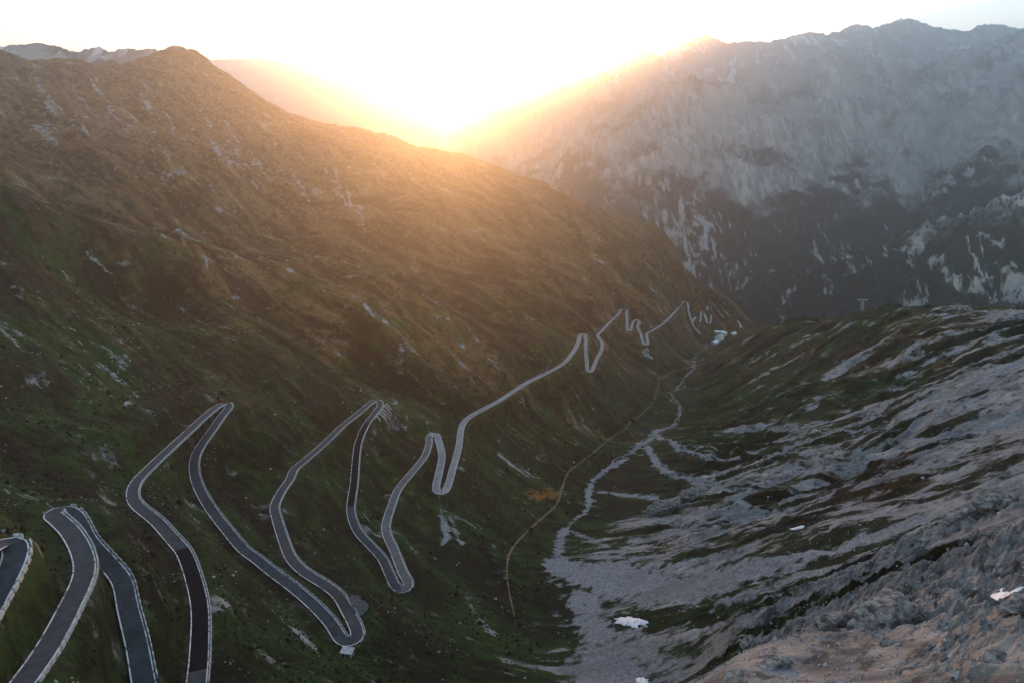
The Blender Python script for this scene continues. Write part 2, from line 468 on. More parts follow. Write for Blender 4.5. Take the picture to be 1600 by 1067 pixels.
def mat_ground():
    g = Graph('alpine_ground')
    flow = g.attr('flow'); pos = g.pos()
    mr = g.sep(g.attr('cover', 'Color')); rock_a, scree_a, brown_a = mr[0], mr[1], mr[2]
    mo = g.sep(g.attr('extra', 'Color')); rust_a, bare_a, dry_a = mo[0], mo[1], mo[2]
    streak = g.noise(flow, (1 / 26, 1 / 140, 1 / 60), 10, 0.64, 0.4)
    streak2 = g.noise(flow, (1 / 7, 1 / 20, 1 / 14), 9, 0.70, 0.2)
    patch = g.noise(pos, 1 / 45, 8, 0.6)
    grain = g.noise(pos, 1 / 1.6, 5, 0.65)
    mid = g.noise(pos, 1 / 9, 9, 0.72)
    rub = g.voro(pos, 1 / 3.2)
    # meadow
    gl = g.ss(g.math('ADD', g.math('MULTIPLY', streak, 0.6), g.math('MULTIPLY', mid, 0.4)), 0.43, 0.59)
    green = g.mix(gl, (0.0018, 0.0065, 0.0022), (0.020, 0.056, 0.009))
    brown = g.mix(gl, (0.026, 0.014, 0.0045), (0.175, 0.100, 0.033))  # autumn grass, with part of the slope's warm orange glow put into the colour
    bsel = g.ss(g.math('ADD', brown_a, g.math('MULTIPLY', g.math('SUBTRACT', patch, 0.5), 1.8)), 0.42, 0.92)
    colr = g.mix(bsel, green, brown)
    dsel = g.ss(g.math('ADD', dry_a, g.math('MULTIPLY', g.math('SUBTRACT', g.math('ADD', g.math('MULTIPLY', streak2, 0.6), g.math('MULTIPLY', mid, 0.4)), 0.5), 3.0)), 0.30, 0.75)
    dry = g.mix(brown_a, (0.040, 0.055, 0.014), (0.215, 0.150, 0.080))
    # dark heath and soil
    colr = g.mix(g.ss(streak2, 0.51, 0.66), colr, (0.006, 0.0065, 0.004))
    colr = g.mix(dsel, colr, dry)
    rst = g.ss(g.math('ADD', rust_a, g.math('MULTIPLY', g.math('SUBTRACT', mid, 0.5), 2.4)), 0.35, 0.95)
    colr = g.mix(rst, colr, (0.24, 0.095, 0.016))
    # bedrock
    rk = g.math('ADD', g.math('MULTIPLY', streak, 0.8), g.math('ADD', g.math('MULTIPLY', streak2, 0.27), g.math('MULTIPLY', mid, 0.13)))
    rsel = g.ss(g.math('ADD', rock_a, g.math('MULTIPLY', g.math('SUBTRACT', rk, 0.6), 3.4)), 0.47, 0.60)
    rc = g.mix(g.ss(streak2, 0.3, 0.7), (0.11, 0.108, 0.108), (0.40, 0.385, 0.37))
    rc = g.mix(g.ss(patch, 0.45, 0.7), rc, (0.27, 0.25, 0.225))
    rc = g.mix(g.math('MULTIPLY', g.ss(g.math('ADD', mid, g.math('MULTIPLY', g.math('SUBTRACT', rub, 0.5), 0.25)), 0.54, 0.64), 0.7), rc, (0.035, 0.035, 0.036))
    colr = g.mix(rsel, colr, rc)
    # scree and gravel
    ssel = g.ss(g.math('ADD', g.math('ADD', scree_a, g.math('MULTIPLY', g.math('SUBTRACT', g.math('ADD', g.math('MULTIPLY', streak2, 0.6), g.math('MULTIPLY', mid, 0.5)), 0.55), 3.6)), g.math('MULTIPLY', g.math('SUBTRACT', patch, 0.5), 1.8)), 0.32, 0.80)
    sc = g.mix(g.ss(grain, 0.35, 0.65), (0.17, 0.178, 0.188), (0.33, 0.335, 0.34))
    sc = g.mix(g.math('MULTIPLY', g.ss(streak, 0.5, 0.66), 0.5), sc, (0.12, 0.125, 0.13))
    sc = g.mix(g.math('MULTIPLY', g.math('SUBTRACT', 1.0, g.ss(rub, 0.10, 0.30)), 0.35), sc, (0.07, 0.07, 0.072))
    colr = g.mix(ssel, colr, sc)
    # bare stony verge beside the road
    vs = g.ss(g.math('ADD', bare_a, g.math('MULTIPLY', g.math('SUBTRACT', mid, 0.5), 1.4)), 0.4, 0.7)
    colr = g.mix(g.math('MULTIPLY', vs, 0.8), colr, (0.095, 0.088, 0.074))
    # pale scattered pebbles
    peb = g.voro(pos, 1 / 2.6)
    colr = g.mix(g.math('MULTIPLY', g.math('SUBTRACT', 1.0, g.ss(peb, 0.06, 0.13)), g.math('MULTIPLY', g.ss(patch, 0.5, 0.62), g.ss(rock_a, 0.1, 0.3))), colr, (0.28, 0.27, 0.25))
    hgt = g.math('ADD', g.math('MULTIPLY', mid, 4.0), g.math('ADD', g.math('MULTIPLY', grain, 0.8), g.math('MULTIPLY', streak2, 3.5)))
    return g.done(colr, g.bump(hgt, 0.9, 1.0), 0.92)

def mat_mountain(name, forest_top, snow_at, pale=1.0, chutes=1.0):
    g = Graph(name); pos = g.pos()
    sp = g.new('ShaderNodeSeparateXYZ'); g.put(sp.inputs[0], pos); h = sp.outputs[2]
    big_n = g.noise(pos, 1 / 520, 8, 0.6)
    ch = g.noise(pos, (1 / 110, 1 / 480, 1 / 420), 9, 0.64, 1.8)
    ch2 = g.noise(pos, (1 / 60, 1 / 330, 1 / 300), 8, 0.62, 1.0)
    fine = g.noise(pos, 1 / 38, 7, 0.65)
    rc = g.mix(g.ss(ch2, 0.35, 0.68), (0.10 * pale, 0.095 * pale, 0.095 * pale), (0.27 * pale, 0.255 * pale, 0.245 * pale))
    rc = g.mix(g.ss(big_n, 0.48, 0.66), rc, (0.085, 0.075, 0.05))
    rib = g.attr('rib', 'Fac')
    gl_ = g.ss(g.math('MULTIPLY', g.math('ADD', rib, g.math('MULTIPLY', g.math('SUBTRACT', ch2, 0.5), 0.7)), -1.0), -0.02, 0.22)
    rc = g.mix(g.math('MULTIPLY', gl_, 0.8), rc, (0.36, 0.345, 0.33))
    colr = rc
    if forest_top is not None:
        lim = g.math('ADD', g.math('SUBTRACT', forest_top, h), g.math('ADD', g.math('MULTIPLY', g.math('SUBTRACT', big_n, 0.5), 1900.0), g.math('MULTIPLY', g.math('SUBTRACT', fine, 0.5), 320.0)))
        fo = g.ss(lim, -160, 160)
        fc = g.mix(g.ss(fine, 0.4, 0.65), (0.008, 0.012, 0.008), (0.024, 0.03, 0.016))
        gap = g.ss(g.math('ADD', g.math('MULTIPLY', rib, -0.20), g.math('ADD', g.math('MULTIPLY', ch, 0.6), g.math('ADD', g.math('MULTIPLY', ch2, 0.35), g.math('MULTIPLY', big_n, 0.22)))), 0.635, 0.69)
        colr = g.mix(fo, colr, fc)
        colr = g.mix(g.math('MULTIPLY', gap, chutes), colr, (0.40, 0.38, 0.37))
    if snow_at is not None:
        sn = g.math('MULTIPLY', g.ss(g.math('ADD', g.math('MULTIPLY', ch, 0.5), g.math('MULTIPLY', big_n, 0.5)), 0.535, 0.57), g.ss(h, snow_at, snow_at + 250))
        colr = g.mix(sn, colr, (0.72, 0.74, 0.78))
    hg = g.math('ADD', g.math('MULTIPLY', ch2, 46.0), g.math('MULTIPLY', fine, 12.0))
    return g.done(colr, g.bump(hg, 0.9, 1.0), 0.95)

def mat_speckle(name, a, b, sc, rough=0.9, bump=0.02, lo=0.35, hi=0.65, detail=6):
    g = Graph(name); n = g.noise(g.pos(), sc, detail, 0.65)
    return g.done(g.mix(g.ss(n, lo, hi), a, b), g.bump(n, 0.6, bump) if bump else None, rough)

M_ground = mat_ground()
def mat_road(name, a, b, rep_c):
    g = Graph(name); p = g.pos(); n = g.noise(p, 1 / 3.0, 8, 0.7); w = g.noise(p, 1 / 17, 5, 0.6); cr = g.voro(p, 1 / 9.0, 'DISTANCE_TO_EDGE')
    c0 = g.mix(g.ss(n, 0.35, 0.65), a, b)
    c0 = g.mix(g.math('MULTIPLY', g.ss(w, 0.54, 0.60), 0.55), c0, rep_c)
    c0 = g.mix(g.math('MULTIPLY', g.math('SUBTRACT', 1.0, g.ss(cr, 0.004, 0.02)), g.math('MULTIPLY', g.ss(w, 0.46, 0.56), 0.35)), c0, tuple(0.6 * q for q in a))
    return g.done(c0, g.bump(n, 0.5, 0.02), 0.85)
M_asph = mat_road('old_asphalt', (0.028, 0.036, 0.043), (0.052, 0.062, 0.070), (0.020, 0.026, 0.030))
M_asph_palest = mat_speckle('palest_asphalt', (0.30, 0.29, 0.28), (0.42, 0.41, 0.39), 1 / 6.0, 0.9, 0.0)  # palest road colour, for the short far pieces
M_asph_pale = mat_road('pale_asphalt', (0.18, 0.178, 0.174), (0.29, 0.286, 0.278), (0.14, 0.14, 0.138))  # paler asphalt colour used on the far legs
M_asph_mid = mat_road('mid_grey_asphalt', (0.070, 0.074, 0.078), (0.125, 0.128, 0.13), (0.055, 0.058, 0.062))  # in-between tone for the leg before the pale ones
M_asph_new = mat_speckle('fresh_asphalt', (0.007, 0.009, 0.011), (0.014, 0.016, 0.018), 1 / 3.5, 0.95, 0.0)
M_asph_new.node_tree.nodes['Principled BSDF'].inputs['Specular IOR Level'].default_value = 0.02
M_line = mat_speckle('worn_edge_paint', (0.10, 0.10, 0.10), (0.66, 0.65, 0.62), 1 / 2.2, 0.8, 0.0, 0.36, 0.52, 8)
M_stone = mat_speckle('guard_stone', (0.30, 0.285, 0.26), (0.56, 0.54, 0.50), 1 / 0.9, 0.9, 0.05)
M_masonry = mat_speckle('retaining_masonry', (0.20, 0.185, 0.165), (0.42, 0.39, 0.36), 1 / 0.8, 0.9, 0.08)
M_gravel = mat_speckle('grey_gravel', (0.040, 0.046, 0.045), (0.105, 0.11, 0.108), 1 / 1.5, 0.95, 0.05)
M_track = mat_speckle('dirt_track', (0.085, 0.062, 0.040), (0.19, 0.14, 0.09), 1 / 2.5, 0.95, 0.05)
M_snow = mat_speckle('old_snow', (0.40, 0.39, 0.38), (0.80, 0.80, 0.81), 1 / 2.5, 0.6, 0.25, 0.30, 0.55, 8)
M_boulder = mat_speckle('boulder_rock', (0.055, 0.052, 0.05), (0.27, 0.245, 0.22), 1 / 1.7, 0.95, 0.6, 0.36, 0.62, 10)
M_pebble = mat_speckle('pale_stones', (0.16, 0.155, 0.145), (0.38, 0.36, 0.33), 1 / 3.0, 0.9, 0.0)
M_rubble = mat_speckle('broken_rubble', (0.13, 0.13, 0.13), (0.34, 0.335, 0.325), 1 / 2.0, 0.95, 0.0)
M_tuft = mat_speckle('tussock_grass', (0.010, 0.022, 0.005), (0.045, 0.062, 0.016), 1 / 7.0, 0.95, 0.0)
M_heath = mat_speckle('heath', (0.005, 0.009, 0.004), (0.024, 0.022, 0.010), 1 / 7.0, 0.95, 0.0)
M_wallw = mat_speckle('white_render', (0.55, 0.54, 0.51), (0.74, 0.73, 0.70), 1 / 4.0, 0.85, 0.0)
M_wallg = mat_speckle('grey_render', (0.28, 0.275, 0.265), (0.42, 0.41, 0.39), 1 / 4.0, 0.85, 0.0)
M_roofw = mat_speckle('pale_sheet_roof', (0.62, 0.61, 0.59), (0.80, 0.79, 0.77), 1 / 5.0, 0.5, 0.0)
M_roofg = mat_speckle('grey_sheet_roof', (0.22, 0.225, 0.235), (0.36, 0.36, 0.365), 1 / 5.0, 0.5, 0.0)
M_glass = mat_speckle('dark_window_glass', (0.012, 0.014, 0.017), (0.03, 0.033, 0.038), 1 / 3.0, 0.15, 0.0)
M_wood = mat_speckle('weathered_timber', (0.06, 0.042, 0.028), (0.13, 0.095, 0.065), 1 / 0.5, 0.85, 0.01)
M_steel = mat_speckle('galvanised_steel', (0.30, 0.305, 0.31), (0.44, 0.445, 0.45), 1 / 1.0, 0.5, 0.0)
M_needle = mat_speckle('conifer_needles', (0.008, 0.012, 0.006), (0.030, 0.036, 0.014), 1 / 6.0, 0.95, 0.0)
M_larch = mat_speckle('larch_needles', (0.022, 0.018, 0.007), (0.055, 0.042, 0.014), 1 / 6.0, 0.95, 0.0)
M_mtA = mat_mountain('forested_mountain', -150.0, 820.0, 1.95)
M_mtB = mat_mountain('snowy_mountain', None, 780.0, 1.5)
M_mtC = mat_mountain('distant_mountain', None, None, 0.9)
M_mtD = mat_mountain('bare_crag', None, 300.0, 0.9)
def mat_water():
    g = Graph('mountain_stream'); n = g.noise(g.pos(), 1 / 2.0, 5, 0.6)
    return g.done(g.mix(g.ss(n, 0.42, 0.58), (0.05, 0.065, 0.065), (0.30, 0.31, 0.31)), g.bump(n, 0.5, 0.15), 0.55)
M_water = mat_water()

# ------------------------------------------------------------------ benches cut for paths, car park and hotel
def pix_line(pts): return np.array([ground(u, v) for u, v in pts])
hotel_z = -477.0
HC = np.array([at_height(1126, 527, hotel_z), at_height(1146, 519.5, hotel_z)])
cut_bed(np.array([at_height(1108, 543, hotel_z), at_height(1114, 538, hotel_z), at_height(1121, 531, hotel_z), HC[0], HC[1]]), 24, 40, 0.0)
_i = int(np.argmin(np.abs(road_c[:, 0] - at_height(549, 965, -192)[0]) + np.abs(road_c[:, 1] - at_height(549, 965, -192)[1])))
LAY = np.array(at_height(560, 943, road_c[_i, 2])); LAY[2] = road_c[_i, 2]
cut_bed(np.array([LAY, LAY + (0.1, 0.1, 0)]), 4.5, 4.0, 0.5)

keep_clear(road_c, ROAD_W / 2 + 0.5, 0.22)
TRACK = pix_line([(1100, 556), (1075, 575), (1054, 578), (1033, 590), (1028, 605), (1022, 626), (1007, 642), (988, 655), (978, 668), (954, 684), (938, 697), (910, 720), (889, 736), (878, 762),
                  (870, 786), (846, 810), (815, 838), (797, 862), (792, 889), (797, 932), (804, 959)])
STREAM = pix_line([(1104, 536), (1103, 545), (1085, 555), (1084, 574), (1070, 590), (1066, 605), (1050, 612), (1051, 624), (1063, 632), (1057, 647), (1057, 660), (1038, 670), (1022, 673), (990, 703), (960, 722), (932, 742)])
def drape(P, n):
    P = resample(cat_rom(P, 6.0), 3.0); P[:, 2] = height(P[:, 0], P[:, 1]); return smooth(P, n)
track_c = drape(TRACK, 6); cut_bed(track_c, 2.2, 4.0, 0.12)
stream_c = drape(STREAM, 8)
stream_c[:, 0] += 3.5 * np.sin(np.arange(len(stream_c)) / 6.0) + 2.5 * np.sin(np.arange(len(stream_c)) / 2.7)
stream_c[:, 2] = np.minimum.accumulate(smooth(np.stack([stream_c[:, 0], stream_c[:, 1], height(stream_c[:, 0], stream_c[:, 1])], 1)[::-1].copy(), 5)[:, 2][::-1][::-1])[::-1] if False else height(stream_c[:, 0], stream_c[:, 1])
stream_c = smooth(stream_c, 4); cut_bed(stream_c, 3.0, 6.0, 0.35)

# ------------------------------------------------------------------ what covers the ground
def idw(ctrl, power=3.0):
    q = np.array([polar(ground(u, v)) for u, v, *_ in ctrl]); val = np.array([k[2] for k in ctrl], float)
    g1, g2 = np.meshgrid(np.linspace(TH0, TH1, 240), np.linspace(LR0, LR1, 240))
    num = 0; den = 0
    for (a, b), w in zip(q, val):
        d = 1 / ((((g1 - a) ** 2 + (g2 - b) ** 2) + 2e-4) ** (power / 2)); num = num + d * w; den = den + d
    return cubic_up(cubic_up(num / den, NR, 0), NT, 1)
ROCK = idw([(1600, 600, .75), (1500, 700, .68), (1600, 850, .95), (1590, 720, .7), (1300, 1010, 1.0), (1450, 930, .95), (1590, 1040, 1.0), (1200, 1050, .95), (1400, 780, .62), (1450, 860, .7), (1200, 930, .45), (1100, 950, .4), (1020, 1020, .42), (960, 1030, .36), (1100, 1020, .45), (1250, 880, .4),
            (1200, 700, .42), (1120, 770, .55), (1060, 810, .75), (1010, 830, .35), (1100, 650, .14), (1150, 600, .12), (1250, 560, .28), (1350, 550, .36), (1300, 620, .32), (1450, 510, .4), (1540, 500, .58), (1400, 490, .2), (1330, 520, .2), (1200, 520, .15), (1170, 545, .3), (1350, 680, .52), (1500, 600, .66), (1420, 620, .52),
            (1000, 640, .03), (950, 760, .05), (880, 820, .05), (830, 950, .12), (900, 1040, .2), (790, 800, .02), (700, 900, .05), (650, 1040, .22), (800, 1050, .2), (400, 1030, .3), (250, 980, .17), (150, 900, .16), (60, 920, .12), (480, 800, .1), (350, 770, .12), (100, 700, .12),
            (20, 620, .15), (300, 560, .15), (400, 650, .22), (200, 500, .12), (600, 550, .1), (700, 560, .12), (850, 540, .1), (950, 540, .04), (1040, 520, .04), (800, 420, .08), (600, 330, .06), (450, 300, .08), (400, 420, .05), (200, 300, .08), (300, 250, .12), (100, 200, .12), (260, 120, .12), (50, 110, .14), (500, 240, .08), (900, 360, .12), (1050, 440, .05)])
BROWN = idw([(100, 1000, .25), (400, 900, .05), (650, 850, .0), (780, 760, .1), (900, 850, .05), (100, 750, .15), (50, 600, .25), (250, 600, .4), (450, 600, .35), (600, 600, .4), (750, 650, .3), (850, 640, .55), (700, 540, .9), (500, 500, .85), (300, 430, .75), (100, 400, .5),
             (30, 320, .4), (200, 300, .85), (300, 200, 1.), (100, 130, 1.), (550, 300, 1.), (700, 350, 1.), (850, 420, 1.), (950, 450, 1.), (950, 550, .8), (1040, 540, .55), (1080, 500, .6), (1050, 440, .8), (1000, 620, .2), (1050, 620, .1), (1150, 620, .3), (1200, 560, .5), (1300, 520, .6), (1380, 490, .4), (1480, 490, .6), (1200, 700, .25), (1350, 650, .5),
             (1500, 650, .4), (1450, 710, .7), (1150, 800, .3), (1000, 780, .05), (1300, 950, .3), (1500, 1000, .4)])
SCREE = np.zeros_like(Z); RUST = np.zeros_like(Z)
BARE = (1 - sstep(ROAD_W / 2 + 0.5, ROAD_W / 2 + 3.5, ROAD_D)) * 0.5
edge_n = fbm(X / 22, Y / 22, 120, 3) + 1.3 * fbm(X / 5.5, Y / 5.5, 125, 3)
def stroke(field, pts, px, strength=1.0):
    P = pix_line(pts); P = cat_rom(P, 12.0)
    px = np.interp(np.linspace(0, 1, len(P)), np.linspace(0, 1, len(np.atleast_1d(px))), np.atleast_1d(px)) if np.ndim(px) else np.full(len(P), px)
    for k in range(len(P) - 1):
        depth = P[k][1] * CP - P[k][2] * SP
        w = px[k] * depth / F * 0.75
        def fn(sl, d, t, a, b):
            e = d / w + edge_n[sl] * 0.35
            field[sl] = np.maximum(field[sl], strength * (1 - sstep(-0.1, 1.45, e)))
        each_segment(P[k:k + 2], w * 1.6, fn)
for pts, px, st in [
    ([(1030, 670), (990, 705), (937, 740), (920, 768), (918, 792), (885, 826), (866, 880)], (8, 12, 14, 10, 8, 12, 22), .82), ([(1022, 674), (1060, 700), (1105, 712), (1150, 715)], (9, 15, 10), .95), ([(1008, 698), (1042, 735), (1095, 755), (1130, 760)], (10, 16, 9), .95),
    ([(942, 768), (990, 773), (1060, 776)], (12, 17, 9), .95), ([(888, 826), (930, 845), (975, 866)], (7, 16, 10), .75), ([(872, 880), (960, 905), (1080, 915), (1200, 888), (1350, 845), (1500, 792), (1620, 755)], (44, 70, 76, 66, 50, 36, 26), 1.35), ([(1130, 940), (1300, 885), (1450, 840), (1600, 800)], (30, 36, 26, 16), 1.0), ([(1620, 560), (1480, 620), (1330, 672), (1230, 700)], (22, 20, 14, 6), .95), ([(1620, 640), (1480, 680), (1340, 705)], (20, 16, 8), .9), ([(1620, 500), (1500, 545), (1400, 590)], (14, 16, 8), .85), ([(1300, 770), (1160, 800), (1060, 830)], (12, 16, 8), .8), ([(900, 860), (1000, 870), (1100, 850)], (14, 18, 10), .75),
    ([(1000, 930), (1130, 925), (1260, 880)], (20, 24, 14), .8), ([(905, 930), (945, 1000), (950, 1080)], (40, 72, 92), 1.05), ([(985, 1000), (1060, 1060)], (34, 50), .7), ([(1104, 540), (1085, 556), (1084, 574), (1068, 592), (1051, 616), (1061, 634), (1057, 660), (1026, 672)], (3, 4, 4, 4, 4, 4, 5, 7), .75), ([(980, 960), (910, 968)], (10, 8), .7),
    ([(686, 774), (690, 808), (698, 838), (688, 852)], (8, 11, 9, 4), 1.0), ([(702, 800), (716, 838), (722, 850)], (4, 9, 4), .7),
    ([(1240, 640), (1150, 700), (1060, 705)], (4, 6, 3), .55), ([(1590, 610), (1400, 680), (1250, 705)], (8, 9, 4), .6), ([(1590, 690), (1400, 730), (1240, 775), (1130, 800)], (7, 8, 6, 4), .6),
    ([(1590, 520), (1440, 575), (1330, 610)], (6, 9, 4), .55), ([(1440, 495), (1360, 545), (1280, 570)], (9, 7, 4), .55), ([(1190, 545), (1150, 570)], (6, 6), .7),
    ([(118, 382), (150, 408), (182, 432)], (4, 8, 4), .7), ([(318, 402), (340, 414), (364, 432)], (4, 8, 5), .8), ([(430, 420), (456, 446)], (4, 6), .7), ([(672, 468), (680, 473)], (6, 6), .9), ([(455, 380), (500, 405), (545, 416)], (5, 8, 5), .6),
    ([(300, 322), (340, 328), (376, 322)], (8, 10, 5), .6), ([(235, 200), (262, 252)], (4, 5), .6), ([(215, 190), (240, 240)], (3, 4), .5), ([(352, 238), (378, 268), (408, 302)], (8, 11, 5), .65), ([(385, 232), (440, 262)], (4, 4), .5),
    ([(60, 195), (200, 200)], (26, 20), .45), ([(180, 260), (330, 290)], (20, 14), .4), ([(895, 385), (950, 430)], (3, 3), .6), ([(700, 400), (760, 440)], (4, 4), .4), ([(800, 480), (860, 520)], (5, 4), .4), ([(880, 560), (840, 585)], (9, 10), .5)]:
    stroke(SCREE, pts, px, st * (1.0 if max(np.atleast_1d(px)) > 13 else 0.8))
DRY = np.clip(idw([(250, 180, .42), (100, 130, .42), (350, 250, .4), (450, 300, .35), (500, 240, .35), (600, 300, .2), (200, 280, .3), (0, 190, .42), (265, 90, .45), (700, 350, .12), (850, 420, .1), (400, 400, .2), (150, 400, 0.), (500, 520, 0.), (800, 560, 0.), (300, 700, 0.), (700, 800, 0.), (1000, 600, 0.), (1100, 800, 0.), (1400, 600, 0.), (1400, 900, 0.), (1000, 1000, 0.), (100, 950, 0.)]), 0, 1)
for pts, px, st in [([(0, 232), (90, 250), (200, 285), (330, 300), (420, 332), (520, 345)], (6, 8, 8, 7, 6, 4), .6), ([(300, 400), (420, 402), (560, 412), (650, 396)], (5, 9, 9, 5), .6), ([(240, 360), (330, 372), (430, 366)], (4, 6, 4), .55),
                    ([(0, 306), (120, 312), (210, 350), (300, 402)], (5, 6, 5, 4), .6), ([(420, 300), (540, 330), (640, 372)], (6, 8, 5), .5), ([(300, 150), (420, 230), (520, 300)], (8, 9, 6), .5), ([(560, 230), (640, 300), (700, 380)], (8, 9, 6), .5)]:
    stroke(DRY, pts, px, st)  # dry-grass bands; crest and shelf shading is partly put into their colour
_r = random.Random(21)
for k in range(46):                       # paler ribs of turf down the left slope
    u = _r.uniform(-20, 980); v_ = np.interp(u, [0, 250, 480, 700, 980], [330, 400, 470, 420, 430]) + _r.uniform(0, 190)
    L = _r.uniform(60, 170); sl = np.interp(u, [0, 500, 1000], [0.72, 0.85, 0.95]) + _r.uniform(-.08, .08)
    stroke(DRY, [(u, v_), (u + L * .5, v_ + L * .5 * sl + _r.uniform(-5, 5)), (u + L, v_ + L * sl)], (2.5, _r.uniform(4, 8), 2), _r.uniform(.4, .65))
for k in range(22):                       # scree runnels under the left summits
    u = _r.uniform(20, 560); v_ = np.interp(u, [0, 265, 400, 600], [110, 100, 175, 235]) + _r.uniform(5, 90); L = _r.uniform(25, 70)
    stroke(SCREE, [(u, v_), (u + L * .3, v_ + L * .5), (u + L * .7, v_ + L)], (2, _r.uniform(4, 9), 6), _r.uniform(.55, .85))
stroke(RUST, [(838, 775), (866, 772)], (24, 22), 1.15)
stroke(RUST, [(1225, 742), (1290, 738), (1350, 730)], (9, 12, 6), .9)
stroke(RUST, [(1400, 712), (1500, 694), (1600, 684)], (7, 7, 6), .8)
stroke(RUST, [(1225, 1003), (1262, 1012)], (9, 7), .8)

terrain = structure(mesh_obj('terrain', np.stack([X, Y, Z], -1).reshape(-1, 3), grid_faces(NR, NT), M_ground, smooth_shade=True))
_fl = crag.reshape(NR, NT); _fl = ((_fl[:-1, :-1] < 0.25) & (RR[:-1, :-1] < 1e9)).ravel()
terrain.data.polygons.foreach_set('use_smooth', _fl)
def vattr(o, name, kind, arr, key):
    at = o.data.attributes.new(name, kind, 'POINT'); at.data.foreach_set(key, np.ascontiguousarray(arr, np.float32).ravel())
one = np.ones_like(Z)
vattr(terrain, 'flow', 'FLOAT_VECTOR', np.stack([Tw, S, Z], -1), 'vector')
vattr(terrain, 'cover', 'FLOAT_COLOR', np.stack([ROCK, SCREE, BROWN, one], -1), 'color')
vattr(terrain, 'extra', 'FLOAT_COLOR', np.stack([RUST, BARE, DRY, one], -1), 'color')

# ------------------------------------------------------------------ road surface, edge lines
def normals2(P):
    d = np.gradient(P[:, :2], axis=0); d /= np.linalg.norm(d, axis=1)[:, None] + 1e-9
    return np.stack([d[:, 1], -d[:, 0]], 1)
def ribbon(P, o0, o1, lift):
    nrm = normals2(P); o0 = np.broadcast_to(o0, len(P))[:, None]; o1 = np.broadcast_to(o1, len(P))[:, None]
    L = np.concatenate([P[:, :2] + nrm * o0, P[:, 2:3] + lift], 1); Rr = np.concatenate([P[:, :2] + nrm * o1, P[:, 2:3] + lift], 1)
    i = np.arange(len(P) - 1) * 2
    return np.stack([L, Rr], 1).reshape(-1, 3), np.stack([i, i + 1, i + 3, i + 2], 1)
def road_index(k):
    p = ROAD_P[k]; return int(np.argmin(((road_c[:, :2] - p[:2]) ** 2).sum(1)))
KEY = {(k[0], k[1]): i for i, k in enumerate(ROAD_KEYS)}
def ri(u, v): return road_index(KEY[(u, v)])
v, f = ribbon(road_c, -ROAD_W / 2, ROAD_W / 2, 0.0)
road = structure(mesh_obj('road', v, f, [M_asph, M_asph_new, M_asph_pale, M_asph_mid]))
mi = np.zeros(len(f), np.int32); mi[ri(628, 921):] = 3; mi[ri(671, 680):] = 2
for a, b in ((ri(311, 1020) - 6, ri(287, 862) + 2), (ri(572, 662) - 2, ri(548, 790))):
    mi[min(a, b):max(a, b)] = 1
road.data.polygons.foreach_set('material_index', mi)
for sgn in (-1, 1):
    v, f = ribbon(road_c, sgn * (ROAD_W / 2 - 0.45), sgn * (ROAD_W / 2 - 0.10), 0.02)
    mesh_obj('edge_line', v, f, M_line, road)
for pts, w in [([(1081, 504), (1086, 497), (1095, 491), (1094.5, 486), (1098, 487), (1103, 499), (1105.5, 507), (1109, 507), (1111, 492)], 6.5), ([(1104, 485), (1112, 482), (1107, 470)], 7), ([(1113, 474), (1118, 482), (1124, 490), (1131, 498)], 7), ([(1129, 482), (1134, 489), (1141, 497)], 6), ([(1152, 501), (1156, 507), (1158, 514)], 7)]:
    P = resample(cat_rom(pix_line(pts), 8.0), 5.0); P[:, 2] = height(P[:, 0], P[:, 1]) + 0.9; P = smooth(P, 1)
    v, f = ribbon(P, -w / 2, w / 2, 0.4)
    structure(mesh_obj('road', v, f, M_asph_palest))
tw = 0.95 + 0.25 * np.sin(np.arange(len(track_c)) / 4.3) + 0.2 * np.sin(np.arange(len(track_c)) / 1.9); tw = tw * np.interp(np.arange(len(track_c)), [0, 10, len(track_c) - 40, len(track_c) - 1], [.6, 1, 1, .25])
v, f = ribbon(track_c, -tw, tw, 0.0); structure(mesh_obj('path', v, f, M_track))
wv = 0.62 + 0.42 * np.sin(np.arange(len(stream_c)) / 3.1) * np.sin(np.arange(len(stream_c)) / 8.3)
v, f = ribbon(stream_c, -wv, wv, 0.0); structure(mesh_obj('stream', v, f, M_water))
n = 40
dl = road_c[_i + 3, :2] - road_c[_i - 3, :2]; dl = dl / np.linalg.norm(dl); pl = np.array([-dl[1], dl[0]])
v = [(LAY[0], LAY[1], LAY[2] + .02)]
for a in np.linspace(0, 2 * math.pi, n, endpoint=False):
    q = LAY[:2] + dl * math.cos(a) * (7.6 + .6 * math.sin(5 * a) + .3 * math.sin(11 * a)) + pl * math.sin(a) * (3.4 + .5 * math.sin(3 * a + 1) + .25 * math.sin(9 * a))
    v.append((q[0], q[1], LAY[2] - 0.06))
structure(mesh_obj('car_park', v, [(0, 1 + k, 1 + (k + 1) % n) for k in range(n)], M_gravel))

# ------------------------------------------------------------------ guard stones along the downhill edge
def block_mesh(name, L, W, H, seed):
    r = random.Random(seed); b = 0.10
    v = []
    for z, k in ((-0.7, 0), (H * 0.75, 0.02), (H, b)):
        for sx, sy in ((-1, -1), (1, -1), (1, 1), (-1, 1)):
            v.append((sx * (L / 2 - k) + r.uniform(-.05, .05), sy * (W / 2 - k) + r.uniform(-.03, .03), z + r.uniform(-.03, .03)))
    f = [(0, 1, 5, 4), (1, 2, 6, 5), (2, 3, 7, 6), (3, 0, 4, 7), (4, 5, 9, 8), (5, 6, 10, 9), (6, 7, 11, 10), (7, 4, 8, 11), (8, 9, 10, 11)]
    me = bpy.data.meshes.new(name); me.from_pydata(v, [], f); me.update(); me.materials.append(M_stone); return me
BLOCKS = [block_mesh('guard_stone', 2.3, 0.42, 0.70, k) for k in range(5)]
road_n = normals2(road_c)
